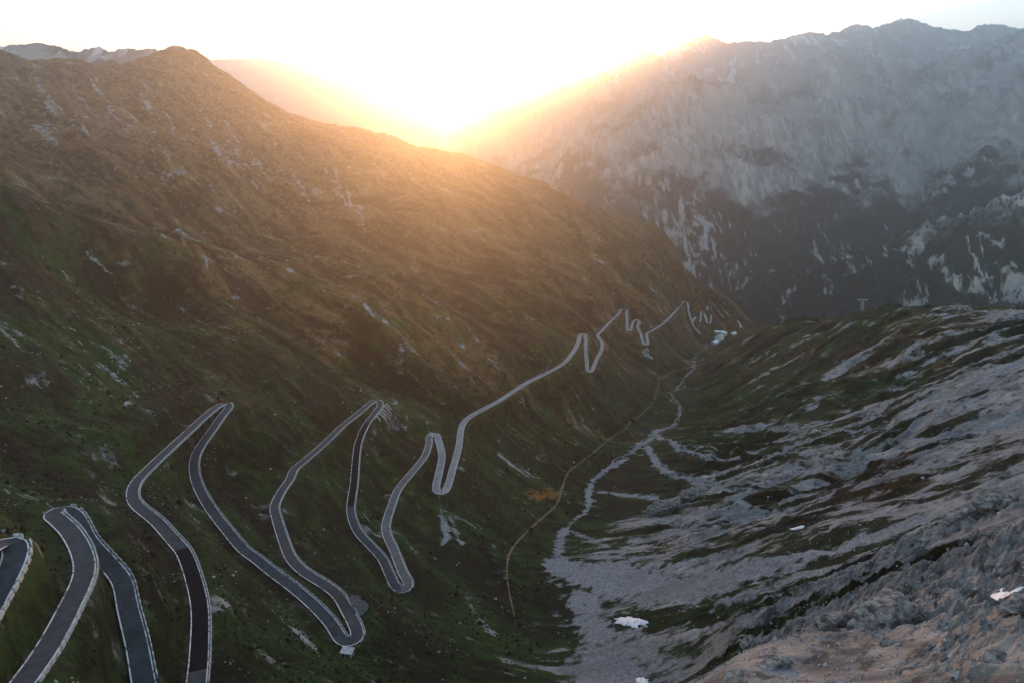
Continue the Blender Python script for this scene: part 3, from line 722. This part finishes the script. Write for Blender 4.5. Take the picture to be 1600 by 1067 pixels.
hr = height(road_c[:, 0] + road_n[:, 0] * 10, road_c[:, 1] + road_n[:, 1] * 10); hl = height(road_c[:, 0] - road_n[:, 0] * 10, road_c[:, 1] - road_n[:, 1] * 10)
down = np.convolve(np.where(hr < hl, 1.0, -1.0), np.ones(13) / 13, mode='same')
def parapet(i0, i1, label, parts=True, gap=0.55, side=None):
    i0, i1 = sorted((i0, i1)); root = empty('parapet_wall', road_c[(i0 + i1) // 2]); tag(root, label, 'parapet', 'parapets of guard stones beside the pass road')
    acc = 0.0; nxt = 0.0; allv = []; allf = []; count = 0; rr_ = random.Random(i0)
    off_ = np.array(root.location)
    for i in range(i0, i1):
        acc += 1.5
        if acc < nxt: continue
        nxt = acc + 2.3 + gap
        s = side if side is not None else (1.0 if down[i] >= 0 else -1.0)
        p = road_c[i].copy(); p[:2] += road_n[i] * s * (ROAD_W / 2 + 0.35)
        ang = math.atan2(road_n[i][0], -road_n[i][1]) + rr_.uniform(-.03, .03)
        if parts:
            o = bpy.data.objects.new('guard_stone', BLOCKS[count % 5]); col.objects.link(o); o.parent = root
            o.location = tuple(p - off_); o.rotation_euler = (0, 0, ang)
        else:
            c_, s_ = math.cos(ang), math.sin(ang); base = len(allv); me = BLOCKS[count % 5]
            for vv in me.vertices:
                x, y, z = vv.co; x *= 1.2; allv.append((p[0] - off_[0] + c_ * x - s_ * y, p[1] - off_[1] + s_ * x + c_ * y, p[2] - off_[2] + z))
            allf += [tuple(base + q for q in pl.vertices) for pl in me.polygons]
        count += 1
    if not parts:
        mesh_obj('stonework', allv, allf, M_stone, root)
    return root
for a, b, lab, parts in [
    ((14, 846), (-58, 1040), 'guard stones around the leftmost hairpin cut off by the left edge', True),
    ((37, 1067), (82, 801), 'guard stones on the wide leg rising from the bottom left corner', True),
    ((82, 801), (225, 1067), 'guard stones from the second hairpin down to the bottom edge', True),
    ((307, 1067), (207, 773), 'guard stones beside the fresh black asphalt near the bottom edge', True),
    ((207, 773), (351, 630), 'guard stones on the leg climbing to the highest left hairpin', True),
    ((351, 630), (330, 795), 'guard stones on the upper leg right of the highest left hairpin', True),
    ((330, 795), (536, 1000), 'guard stones on the long diagonal leg down to the hut hairpin', True),
    ((536, 1000), (429, 790), 'guard stones from the hut hairpin past the gravel car park', True),
    ((429, 790), (588, 625), 'guard stones on the leg climbing to the buttressed hairpin', True),
    ((588, 625), (548, 790), 'guard stones beside the fresh black asphalt below the buttressed hairpin', True),
    ((548, 790), (628, 921), 'guard stones on the leg falling to the lowest middle hairpin', True),
    ((628, 921), (671, 680), 'guard stones on the leg between lowest middle hairpin and narrow double hairpin', True),
    ((671, 680), (685, 769), 'guard stones on the short leg above the grey landslip', False),
    ((685, 769), (722, 664), 'guard stones on the leg leaving the landslip hairpin', False),
    ((722, 664), (907, 522), 'guard stones along the long straight traverse in the middle', False)]:
    parapet(ri(*a), ri(*b), lab, parts)

# ------------------------------------------------------------------ buttresses below the hairpin
def box(v, f, c0, ax, ay, az):
    b = len(v); c0 = np.asarray(c0, float)
    for k in range(8):
        v.append(tuple(c0 + (ax if k & 1 else 0 * ax) + (ay if k & 2 else 0 * ay) + (az if k & 4 else 0 * az)))
    f += [(b, b + 2, b + 3, b + 1), (b + 4, b + 5, b + 7, b + 6), (b, b + 1, b + 5, b + 4), (b + 2, b + 6, b + 7, b + 3), (b, b + 4, b + 6, b + 2), (b + 1, b + 3, b + 7, b + 5)]
A3 = np.array
hp = ROAD_P[KEY[(594, 631)]]; hq = ROAD_P[KEY[(572, 662)]]
dirr = (hq - hp)[:2]; Lr = np.linalg.norm(dirr); dirr = dirr / Lr; outn = A3([-dirr[1], dirr[0]])
if outn[0] < 0: outn = -outn
bw = empty('retaining_wall', (hp[0], hp[1], hp[2])); tag(bw, 'ribbed stone retaining wall fanning out under the hairpin', 'retaining wall')
v, f = [], []
s0 = hp[:2] + outn * 3.9 - dirr * 1
vv = A3([s0[0] - hp[0], s0[1] - hp[1], -5.0]); box(v, f, vv, A3([*(dirr * (Lr * .75)), -1.0]), A3([*(outn * 0.8), 0]), A3([0, 0, 4.9])); mesh_obj('wall_face', v, f, M_masonry, bw)
for k in range(6):
    q0 = s0 + dirr * (Lr * .7 * k / 5.5) + outn * 0.8
    q1 = q0 + outn * (7.0 + 2.5 * math.sin(k * 2.1)) + dirr * (5 + k % 2)
    z0 = hp[2] - 0.8 - 0.4 * k; z1 = min(float(height(q1[0], q1[1])) + 0.4, z0 - 2.5)
    w = A3([*dirr, 0]) * 1.0
    vs, fs = [], []; N = 6
    for s in range(N):
        t = s / (N - 1); q = q0 + (q1 - q0) * t
        top = float(height(q[0], q[1])) + 1.5 - 0.5 * t
        b0 = A3([q[0], q[1], top]) - hp
        vs += [b0, b0 + w, b0 + w - A3([0, 0, 3.0]), b0 - A3([0, 0, 3.0])]
    for s in range(N - 1):
        for e in range(4): fs.append((4 * s + e, 4 * s + (e + 1) % 4, 4 * s + 4 + (e + 1) % 4, 4 * s + 4 + e))
    fs += [(3, 2, 1, 0), tuple(4 * (N - 1) + e for e in range(4))]
    mesh_obj('buttress', vs, fs, M_stone, bw)

# ------------------------------------------------------------------ buildings
def gable_house(name, label, loc, rz, L, W, H, RH, wall, roofm, floors, nwin, eave=0.5, chimney=True, flat=False):
    r = empty(name, loc, rz); tag(r, label, 'building')
    v, f = [], []
    box(v, f, (-L / 2, -W / 2, -3), A3([L, 0, 0]), A3([0, W, 0]), A3([0, 0, H + 3]))
    if not flat:
        b = len(v); v += [(-L / 2, -W / 2, H), (-L / 2, W / 2, H), (-L / 2, 0, H + RH), (L / 2, -W / 2, H), (L / 2, W / 2, H), (L / 2, 0, H + RH)]
        f += [(b, b + 2, b + 1), (b + 3, b + 4, b + 5)]
    mesh_obj('wall', v, f, wall, r)
    l = L / 2 + eave; w = W / 2 + eave; dz = RH * eave / (W / 2)
    t = 0.28
    if flat:
        v, f = [], []; box(v, f, (-l, -w, H), A3([2 * l, 0, 0]), A3([0, 2 * w, RH]), A3([0, 0, .4])); rf = mesh_obj('roof', v, f, roofm, r)
    else:
        v = [(-l, -w, H - dz + .05), (-l, 0, H + RH + .05), (-l, w, H - dz + .05), (l, -w, H - dz + .05), (l, 0, H + RH + .05), (l, w, H - dz + .05)]
        v += [(x, y, z + t) for x, y, z in v]
        f = [(0, 3, 4, 1), (1, 4, 5, 2), (6, 7, 10, 9), (7, 8, 11, 10), (0, 6, 9, 3), (2, 5, 11, 8), (0, 1, 7, 6), (1, 2, 8, 7), (3, 9, 10, 4), (4, 10, 11, 5)]
        rf = mesh_obj('roof', v, f, roofm, r)
    if chimney:
        v, f = [], []; box(v, f, (L * .2, -0.6, H + RH * .6), A3([1.0, 0, 0]), A3([0, 1.2, 0]), A3([0, 0, RH * .4 + 1.6])); mesh_obj('chimney', v, f, wall, rf)
    fh = H / floors
    for fl in range(floors):
        for side in (-1, 1):
            for k in range(nwin):
                x = -L / 2 + L * (k + .5) / nwin
                if fl == 0 and k == nwin // 2 and side == -1:
                    v, f = [], []; box(v, f, (x - .7, side * (W / 2 + .02) - .06, 0), A3([1.4, 0, 0]), A3([0, .12, 0]), A3([0, 0, 2.3])); mesh_obj('door', v, f, M_wood, r); continue
                v, f = [], []; box(v, f, (x - .65, side * (W / 2 + .01) - .06, fl * fh + fh * .35), A3([1.3, 0, 0]), A3([0, .12, 0]), A3([0, 0, min(1.6, fh * .5)])); mesh_obj('window', v, f, M_glass, r)
    return r
gz = hotel_z
def hloc(u, v): p = at_height(u, v, gz); return (p[0], p[1], gz - .1)
gable_house('mountain_hotel', 'large grey and white hotel block with rows of dark windows at the valley head', hloc(1124, 531), math.radians(48), 27, 14, 12, 4.0, M_wallw, M_roofg, 4, 7)
gable_house('hotel_annex', 'lower pale annex in front of the hotel, nearest the stream', hloc(1117, 537), math.radians(42), 20, 12, 6, 2.4, M_wallg, M_roofw, 2, 5, chimney=False)
gable_house('long_barn', 'long building with bright white roof behind the hotel', hloc(1124, 521), math.radians(-12), 27, 9, 5.5, 2.5, M_wallg, M_roofw, 2, 7, chimney=False)
gable_house('hotel_wing', 'small grey wing beside the hotel with a flat roof', hloc(1132, 524), math.radians(48), 11, 10, 8, 0.4, M_wallg, M_roofw, 2, 3, chimney=False, flat=True)
gable_house('storage_shed', 'isolated white sloping-roofed shed right of the hotel', hloc(1146, 522), math.radians(30), 14, 9, 4.0, 1.8, M_wallw, M_roofw, 1, 3, chimney=False)
# hut below the hairpin
hg = ground(543, 1024)
hut = empty('stone_hut', (hg[0], hg[1], hg[2] + .2), math.radians(-10)); tag(hut, 'small hut with pale flat roof just below the lower hairpin', 'hut')
v, f = [], []; box(v, f, (-2.2, -1.5, -2.5), A3([4.4, 0, 0]), A3([0, 3.0, 0]), A3([0, 0, 4.6])); mesh_obj('wall', v, f, M_masonry, hut)
v, f = [], []; box(v, f, (-2.5, -1.8, 2.12), A3([5.0, 0, 0]), A3([0, 3.6, .35]), A3([0, 0, .22])); mesh_obj('roof', v, f, M_stone, hut)
v, f = [], []; box(v, f, (0.4, -1.58, 0), A3([.9, 0, 0]), A3([0, .1, 0]), A3([0, 0, 1.8])); mesh_obj('door', v, f, M_wood, hut)
v, f = [], []; box(v, f, (-1.5, -1.57, .9), A3([.8, 0, 0]), A3([0, .1, 0]), A3([0, 0, .6])); mesh_obj('window', v, f, M_glass, hut)
v, f = [], []; box(v, f, (2.3, -2.9, -1.5), A3([.28, 0, 0]), A3([0, .28, 0]), A3([0, 0, 3.4])); mesh_obj('post', v, f, M_stone, hut)

# ------------------------------------------------------------------ lift pylons and rope
def bar(v, f, p, q, w):
    p = A3(p, float); q = A3(q, float); d = (q - p) / np.linalg.norm(q - p)
    u = np.cross(d, (0, 0, 1.0)); u = u / np.linalg.norm(u) if np.linalg.norm(u) > 1e-3 else A3([1.0, 0, 0]); w2 = np.cross(d, u)
    box(v, f, p - u * w / 2 - w2 * w / 2, u * w, w2 * w, q - p)
def pylon(u, v_, zc, H, label):
    p = at_depth(u, v_, zc); z = float(height(p[0], p[1])); r = empty('lift_pylon', (p[0], p[1], z)); tag(r, label, 'pylon', 'lift pylons on the right-hand ridge')
    top = 0.9; bot = 2.2
    for sx, sy in ((-1, -1), (1, -1), (1, 1), (-1, 1)):
        v, f = [], []; bar(v, f, (sx * bot, sy * bot, -2), (sx * top, sy * top, H), .38); mesh_obj('leg', v, f, M_steel, r)
    v, f = [], []
    for k in range(6):
        a = bot + (top - bot) * k / 6; b = bot + (top - bot) * (k + 1) / 6; z0, z1 = H * k / 6, H * (k + 1) / 6
        for (sx, sy), (tx, ty) in (((-1, -1), (1, -1)), ((1, -1), (1, 1)), ((1, 1), (-1, 1)), ((-1, 1), (-1, -1))):
            bar(v, f, (sx * a, sy * a, z0), (tx * b, ty * b, z1), .14)
    mesh_obj('lattice', v, f, M_steel, r)
    v, f = [], []; bar(v, f, (-6.5, 0, H + .4), (6.5, 0, H + .4), .75); mesh_obj('crossarm', v, f, M_steel, r)
    for s in (-1, 1):
        v, f = [], []; bar(v, f, (s * 6, -2.2, H + 1.2), (s * 6, 2.2, H + 1.2), .6); bar(v, f, (s * 6, 0, H), (s * 6.2, 0, H - 2.2), .35); mesh_obj('sheave_train', v, f, M_steel, r)
    return A3([p[0], p[1], z + H + 1.5])
pa = pylon(1346, 488, 985, 17, 'taller lift pylon standing on the green crest of the right ridge')
pb = pylon(1222, 503, 1262, 14, 'shorter lift pylon lower down the ridge, nearer the hotel')
for s, lab in ((-1, 'left-hand hauling rope strung between the two lift pylons'), (1, 'right-hand hauling rope strung between the two lift pylons')):
    v, f = [], []; N = 14; pts = []
    for k in range(N + 1):
        t = k / N; q = pa * (1 - t) + pb * t + A3([s * 6, 0, -9 * 4 * t * (1 - t)]); pts.append(q)
    o0 = pts[0].copy()
    for q0, q1 in zip(pts[:-1], pts[1:]): bar(v, f, q0 - o0, q1 - o0, .12)
    o = mesh_obj('lift_rope', v, f, M_steel); o.location = tuple(o0); tag(o, lab, 'rope', 'ropes between the lift pylons')

# ------------------------------------------------------------------ snow patches
def soft_h(x, y, r):
    a = np.linspace(0, 2 * math.pi, 10, endpoint=False)
    return 0.6 * float(np.mean(height(x + r * np.cos(a), y + r * np.sin(a)))) + 0.4 * float(np.mean(height(x + .5 * r * np.cos(a), y + .5 * r * np.sin(a))))
def snow(outline, label, thick):
    P = A3([ground(u, v) for u, v in outline]); ctr = P.mean(0); n = 48
    ang = np.linspace(0, 1, n, endpoint=False); per = np.vstack([P, P[:1]]); L = np.concatenate([[0], np.cumsum(np.linalg.norm(np.diff(per, axis=0), axis=1))]); L /= L[-1]
    ring = np.stack([np.interp(ang, L, per[:, k]) for k in range(2)], 1)
    ring += (ring - ctr[:2]) * (0.10 * np.sin(ang * 44) + 0.09 * np.sin(ang * 101 + 1) + 0.07 * np.sin(ang * 189 + 2))[:, None]
    vs = []; K = 7
    for k in range(K):
        t = 1 - k / K
        q = ctr[:2] + (ring - ctr[:2]) * t; h = thick * (1 - t ** 3) - (0.5 if k == 0 else 0)
        for a, b in q: vs.append((a - ctr[0], b - ctr[1], (soft_h(a, b, 3.5) if k else float(height(a, b))) + h + .12 * math.sin(a * .9) * math.cos(b * .7) - ctr[2]))
    vs.append((0, 0, float(height(ctr[0], ctr[1])) + thick - ctr[2]))
    fs = []
    for k in range(K - 1):
        for j in range(n):
            a = k * n + j; b = k * n + (j + 1) % n; fs.append((a, b, b + n, a + n))
    fs += [((K - 1) * n + j, (K - 1) * n + (j + 1) % n, K * n) for j in range(n)]
    o = mesh_obj('snow_patch', vs, fs, M_snow, smooth_shade=True); o.location = tuple(ctr); tag(o, label, 'snow patch', 'leftover snow patches on the right slope')
snow([(960, 966), (980, 962), (998, 965), (1012, 971), (1010, 978), (995, 981), (975, 977), (962, 974)], 'largest snow patch in the hollow at the valley floor', 1.0)
snow([(1522, 938), (1548, 922), (1575, 914), (1604, 910), (1604, 920), (1575, 930), (1548, 943), (1528, 945)], 'snow strip running out at the right edge among rocks', .6)
snow([(1338, 953), (1346, 949), (1354, 951), (1352, 956), (1341, 957)], 'tiny snow spot beside the dark rock slab', .4)
snow([(992, 1060), (1002, 1057), (1014, 1061), (1012, 1070), (996, 1070)], 'small snow patch cut by the bottom edge', .6)
snow([(1232, 826), (1246, 822), (1257, 820), (1256, 824), (1240, 828)], 'thin snow sliver along the edge of the pale scree band', .4)

# ------------------------------------------------------------------ boulders and loose stones
def rock_mesh(seed, sub=5):
    import bmesh
    bm = bmesh.new(); bmesh.ops.create_icosphere(bm, subdivisions=sub, radius=1.0); r = random.Random(seed)
    planes = []
    for _ in range(11):
        d = Vector((r.gauss(0, 1), r.gauss(0, 1), r.gauss(0, .8))).normalized(); planes.append((d, r.uniform(.55, .9)))
    from mathutils import noise as mn
    for v in bm.verts:
        c0 = v.co.copy()
        for d, h in planes:
            e = v.co.dot(d) - h
            if e > 0: v.co -= d * e * .95
        o3 = Vector((seed * 3.1, 0, 0))
        lay = (c0.z * 5.0 + c0.x * 1.6 + mn.noise(c0 * 2 + o3) * 1.4); lay = abs((lay % 1.0) - .5)
        k = 1 + .16 * (mn.fractal(c0 * 2.2 + o3, .9, 2.1, 5)) - .10 * lay + .05 * mn.noise(c0 * 9 + o3)
        v.co *= k
    me = bpy.data.meshes.new('boulder'); bm.to_mesh(me); bm.free(); me.materials.append(M_boulder); return me
RM = [rock_mesh(s) for s in range(6)]
BL = [  # u, v, width px, flatness, label
 (1390, 968, 130, .34, 'long dark overhanging rock slab in the right foreground'), (1300, 975, 62, .45, 'blocky outcrop at the left end of the dark slab'), (1555, 792, 74, .5, 'dark rock outcrop high at the right edge'),
 (1500, 810, 52, .45, 'lower shoulder of the right-edge outcrop'), (1450, 1012, 26, .6, 'rounded brown boulder on bare sand in the right foreground'), (1384, 1006, 26, .55, 'pale boulder just under the tip of the dark slab'),
 (1404, 1052, 16, .6, 'small dark boulder near the bottom edge'), (1475, 1030, 18, .6, 'dark boulder below the rounded brown boulder'), (1590, 950, 60, .5, 'rock pile under the snow strip'), (1210, 1040, 56, .4, 'pale ribbed ledge near the bottom left of the foreground rocks'),
 (1170, 1006, 34, .5, 'rock knob at the left tip of the foreground rocks'), (1560, 1035, 60, .5, 'broken rock heap in the bottom right corner'), (1395, 868, 30, .45, 'dark block beside the pale scree band'), (1040, 800, 62, .55, 'pale crag rising from the valley meadow'), (1085, 775, 50, .45, 'second crag uphill of the pale valley crag'), (950, 771, 8, .6, 'lone white boulder beside the stream'), (960, 760, 5, .6, 'tiny stone above the lone white boulder')]
for k, (u, v_, px, fl, lab) in enumerate(BL):
    p = ground(u, v_); depth = p[1] * CP - p[2] * SP; w = px * depth / F / 2 * 1.15
    o = bpy.data.objects.new('boulder', RM[k % 6]); col.objects.link(o)
    o.scale = (w, w * .6, w * fl); o.rotation_euler = (random.uniform(-.1, .1), random.uniform(-.25, .05), random.uniform(.2, .6)); o.location = (p[0], p[1], p[2] + w * fl * .12)
    tag(o, lab, 'rock', 'separate rocks on the right side')
def scatter(n, t0, t1, r0, r1, keep):
    """spots on the ground, thinning with distance"""
    g = np.random.default_rng(n); out = []
    while sum(map(len, out)) < n:
        t = np.radians(g.uniform(t0, t1, 4 * n)); r = np.exp(g.uniform(math.log(r0), math.log(r1), 4 * n))
        x, y = r * np.sin(t), r * np.cos(t); i, j = grid_ij(x, y); i = i.astype(int); j = j.astype(int)
        k = keep(x, y, i, j, g); out.append(np.stack([x[k], y[k]], 1))
    return np.concatenate(out)[:n]
def lumps(name, label, P, mat, smin, smax, shape, faces, seed):
    """many small angular pieces lying on the ground, as one mesh"""
    g = np.random.default_rng(seed); n = len(P); base = A3(shape, float); k = len(base)
    r = np.hypot(P[:, 0], P[:, 1]); s = g.uniform(smin, smax, n) * (0.55 + r / 500.0) * np.where(g.random(n) < .06, 2.2, 1.0)
    a = g.uniform(0, 6.283, n); c_, s_ = np.cos(a)[:, None], np.sin(a)[:, None]
    j = g.uniform(.65, 1.25, (n, k, 3)); b = base[None] * j
    V = np.stack([P[:, :1] + s[:, None] * (c_ * b[..., 0] - s_ * b[..., 1]), P[:, 1:] + s[:, None] * (s_ * b[..., 0] + c_ * b[..., 1]), height(P[:, 0], P[:, 1])[:, None] + s[:, None] * b[..., 2]], -1)
    Fc = (np.arange(n) * k)[:, None, None] + np.array(faces)[None]
    o = mesh_obj(name, V.reshape(-1, 3), Fc.reshape(-1, 3), mat); o['kind'] = 'stuff'; o['label'] = label; return o
STONE = [(1, 0, -.1), (0, .9, -.1), (-1, 0, -.1), (0, -.8, -.1), (.45, .3, .75), (-.5, -.2, .6)]
STONE_F = [(0, 1, 4), (1, 2, 5), (1, 5, 4), (2, 3, 5), (3, 0, 4), (3, 4, 5)]
TUFT = [(1, 0, 0), (-.5, .87, 0), (-.5, -.87, 0), (.1, .2, 1.0), (-.3, .1, .8), (.3, -.3, .7)]
TUFT_F = [(0, 1, 3), (1, 2, 4), (2, 0, 5), (0, 3, 5), (1, 4, 3), (2, 5, 4), (3, 4, 5)]
patchy = fbm(X / 40, Y / 40, 150, 3)
clear = lambda i, j: ROAD_D[i, j] > ROAD_W / 2 + 2.5
lumps('loose_stones', 'pale stones strewn over the dark left slope', scatter(1300, -46, 14, 120, 1000, lambda x, y, i, j, g: clear(i, j) & (SIDE[i, j] < 10) & (patchy[i, j] > .1)), M_pebble, .22, .5, STONE, STONE_F, 1)
lumps('rubble', 'angular rubble strewn over the right-hand scree and bedrock', scatter(9000, 0, 48, 75, 650, lambda x, y, i, j, g: (SIDE[i, j] > 10) & (ROCK[i, j] + SCREE[i, j] > g.uniform(.2, .9, len(x)))), M_rubble, .22, .5, STONE, STONE_F, 2)
lumps('grass_tussocks', 'green grass tussocks over the slope around the hairpins', scatter(9000, -46, 14, 110, 750, lambda x, y, i, j, g: clear(i, j) & (SIDE[i, j] < 40) & (SCREE[i, j] < .2) & (patchy[i, j] < .25)), M_tuft, .28, .6, TUFT, TUFT_F, 3)
lumps('heath_shrubs', 'low dark heath shrubs over the slope around the hairpins', scatter(5000, -46, 20, 110, 1100, lambda x, y, i, j, g: clear(i, j) & (SIDE[i, j] < 20) & (SCREE[i, j] < .15) & (gul[i, j] < .05)), M_heath, .4, .95, TUFT, TUFT_F, 4)

# ------------------------------------------------------------------ far woods
def wood(name, label, pts, mat, hmin, hmax):
    V, Fc = [], []; n = 5
    for x, y, z in pts:
        h = random.uniform(hmin, hmax); r = h * random.uniform(.16, .24); b = len(V); a0 = random.uniform(0, 6)
        for (zz, rr_) in ((.12, 1.0), (.5, .62)):
            for k in range(n): 
                q = random.uniform(.75, 1.2); V.append((x + r * rr_ * q * math.cos(a0 + 6.283 * k / n), y + r * rr_ * q * math.sin(a0 + 6.283 * k / n), z + h * zz - (0.12 * h if zz < .2 else 0)))
        V.append((x, y, z + h))
        for k in range(n):
            k2 = (k + 1) % n; Fc += [(b + k, b + k2, b + n + k2), (b + k, b + n + k2, b + n + k), (b + n + k, b + n + k2, b + 2 * n)]
    o = mesh_obj(name, V, np.array(Fc), mat); o['kind'] = 'stuff'; o['label'] = label; return o
pts = []
while len(pts) < 900:
    u = random.uniform(960, 1150); v_ = random.uniform(350, 485)
    edge = np.interp(u, [960, 1000, 1060, 1130, 1150], [345, 368, 413, 472, 485])
    if v_ < edge or random.random() > math.exp(-(v_ - edge) / 32.0) * sstep(950, 1090, u): continue
    p = ground(u, v_)
    if p[1] > 3000: continue
    pts.append((p[0] + random.uniform(-6, 6), p[1] + random.uniform(-20, 20), p[2] - .5))
wood('larch_wood', 'thin scatter of larches on the far end of the left slope', pts, M_larch, 7, 14)
# ------------------------------------------------------------------ far mountains: ridge lines with falling flanks
def mountain(name, r0, r1, t0, t1, nr, nt, ridges, base, namp, nscale, seed, mat):
    tt, ll = np.meshgrid(np.linspace(math.radians(t0), math.radians(t1), nt), np.linspace(math.log(r0), math.log(r1), nr))
    rr = np.exp(ll); x = rr * np.sin(tt); y = rr * np.cos(tt)
    wx = x + fbm(x / 900, y / 900, seed, 3) * 160; wy = y + fbm(x / 900, y / 900, seed + 5, 3) * 160
    z = np.full(x.shape, -1e9); dmin = np.full(x.shape, 1e9)
    for pts, slope, curve in ridges:
        P = np.array([at_depth(*p) for p in pts])
        zi = np.full(x.shape, -1e9)
        for a, b in zip(P[:-1], P[1:]):
            dx, dy = b[0] - a[0], b[1] - a[1]; L2 = dx * dx + dy * dy
            def near(px, py):
                t = np.clip(((px - a[0]) * dx + (py - a[1]) * dy) / L2, 0, 1)
                return t, np.hypot(px - a[0] - t * dx, py - a[1] - t * dy)
            t, d = near(x, y); t2, d2 = near(wx, wy)
            k = sstep(0, 350, d); d = d * (1 - k) + d2 * k; t = t * (1 - k) + t2 * k
            h = a[2] + (b[2] - a[2]) * t - slope * d + curve * d * d
            zi = np.maximum(zi, h); dmin = np.minimum(dmin, d)
        hi = np.maximum(z, zi); lo = np.minimum(z, zi)
        z = hi + np.where(lo > -1e8, 40 * np.exp(-np.clip((hi - lo), 0, 2000) / 60), 0)
    g = ridged(x / nscale, y / nscale, seed + 10, 5, 0.55) - 0.6
    z = z + g * namp * (0.10 + 0.9 * sstep(0, 500, dmin))
    z = z + fbm(x / 60, y / 60, seed + 30, 3) * namp * 0.06 + (ridged(x / 210, y / 210, seed + 50, 4, 0.55) - 0.55) * namp * 0.34
    z = np.maximum(z, base + fbm(x / 300, y / 300, seed + 20, 3) * 15)
    o = structure(mesh_obj(name, np.stack([x, y, z], -1).reshape(-1, 3), grid_faces(nr, nt), mat, smooth_shade=True))
    vattr(o, 'rib', 'FLOAT', g, 'value')
    return o, x, y, z

RA = [([(1900, 40, 6200), (1700, 45, 6400), (1600, 53, 6500), (1523, 70, 6700), (1457, 91, 6900), (1415, 89, 7000), (1345, 96, 7000), (1298, 87, 6800), (1265, 96, 6900), (1190, 115, 7000), (1153, 141, 7000), (1000, 170, 7200), (850, 215, 7600)], 0.62, 0.0),
      ([(1153, 141, 7000), (1110, 126, 6500), (1078, 119, 6300), (1060, 200, 5800), (1080, 330, 5100), (1130, 440, 4500)], 0.6, 0.0),
      ([(1298, 87, 6800), (1285, 180, 6000), (1250, 300, 5200), (1215, 420, 4500)], 0.66, 0.0),
      ([(1457, 91, 6900), (1430, 180, 5900), (1390, 260, 5200), (1330, 350, 4600)], 0.66, 0.0),
      ([(1600, 53, 6500), (1580, 150, 5600), (1550, 230, 4900)], 0.66, 0.0),
      ([(850, 215, 7600), (930, 240, 6600), (1000, 330, 5600)], 0.6, 0.0),
      ([(1800, 260, 3200), (1600, 305, 3300), (1500, 335, 3400), (1420, 365, 3500), (1340, 405, 3600), (1285, 452, 3700)], 0.55, 0.0)]
_, MX, MY, MZ = mountain('mountain', 2500, 9700, -2, 52, 430, 640, RA, -1250, 300, 800, 200, M_mtA)
RB = [([(560, 290, 9500), (640, 233, 9500), (720, 182, 9500), (840, 141, 9500), (900, 122, 9500), (956, 103, 9600), (1008, 76, 9500), (1031, 87, 9600), (1060, 72, 9700), (1101, 54, 9800), (1130, 68, 9900), (1218, 61, 10000), (1265, 49, 10000), (1293, 53, 10100),
        (1343, 37, 10200), (1364, 44, 10200), (1415, 27, 10200), (1462, 42, 10300), (1514, 49, 10300), (1528, 40, 10300), (1551, 37, 10300), (1600, 44, 10300), (1800, 40, 10300)], 0.6, 0.0)]
mountain('mountain', 6800, 15500, -14, 50, 200, 560, RB, -1250, 160, 500, 300, M_mtB)
RC = [([(150, 120, 14000), (320, 93, 14000), (380, 91, 14000), (430, 93, 14000), (500, 106, 14000), (560, 126, 14000), (620, 150, 14000), (700, 181, 14000), (780, 215, 14000), (900, 260, 14000)], 0.5, 0.0)]
mountain('mountain', 11500, 19000, -45, 12, 110, 300, RC, -1250, 80, 900, 400, M_mtC)
RD = [([(-150, 40, 2900), (-60, 60, 2900), (18, 69, 2900), (70, 69, 2950), (120, 82, 2950), (155, 74, 2950), (172, 82, 2950), (200, 76, 2950), (240, 78, 2950), (300, 110, 3000)], 0.75, 0.0)]
mountain('mountain', 2500, 4900, -50, -18, 170, 260, RD, -100, 70, 200, 500, M_mtD)

# conifers on the near forested spur
_m = (np.hypot(MX, MY) < 4300) & (MZ > -1000) & (MZ < -120)
_ii = np.argwhere(_m); _sel = _ii[rng.choice(len(_ii), min(9000, len(_ii)), replace=False)]
pts = []
for i, j in _sel:
    x, y, z = MX[i, j], MY[i, j], MZ[i, j]
    if fbm(A3([x / 240]), A3([y / 240]), 170, 2)[0] > 0.38: continue
    pts.append((x + random.uniform(-6, 6), y + random.uniform(-6, 6), z - 2))
wood('conifer_wood', 'dark conifer wood covering the lower spur on the right', pts, M_needle, 12, 24)

# ------------------------------------------------------------------ haze
def haze_box():
    x0, x1, y0, y1, z0, z1 = -17000, 17000, -2000, 20500, -1300, 2350
    vs = [(x, y, z) for x in (x0, x1) for y in (y0, y1) for z in (z0, z1)]
    fs = [(0, 1, 3, 2), (4, 6, 7, 5), (0, 4, 5, 1), (2, 3, 7, 6), (0, 2, 6, 4), (1, 5, 7, 3)]
    m = bpy.data.materials.new('haze'); m.use_nodes = True
    nt = m.node_tree; nt.nodes.clear()
    o = nt.nodes.new('ShaderNodeOutputMaterial'); p = nt.nodes.new('ShaderNodeVolumePrincipled')
    p.inputs['Color'].default_value = (0.95, 0.9, 0.88, 1); p.inputs['Density'].default_value = HAZE_DENSITY; p.inputs['Anisotropy'].default_value = 0.76
    nt.links.new(p.outputs['Volume'], o.inputs['Volume'])
    h = mesh_obj('haze', vs, fs, m); h['kind'] = 'stuff'; h['label'] = 'warm evening haze filling the whole valley'; h['category'] = 'haze'
haze_box()
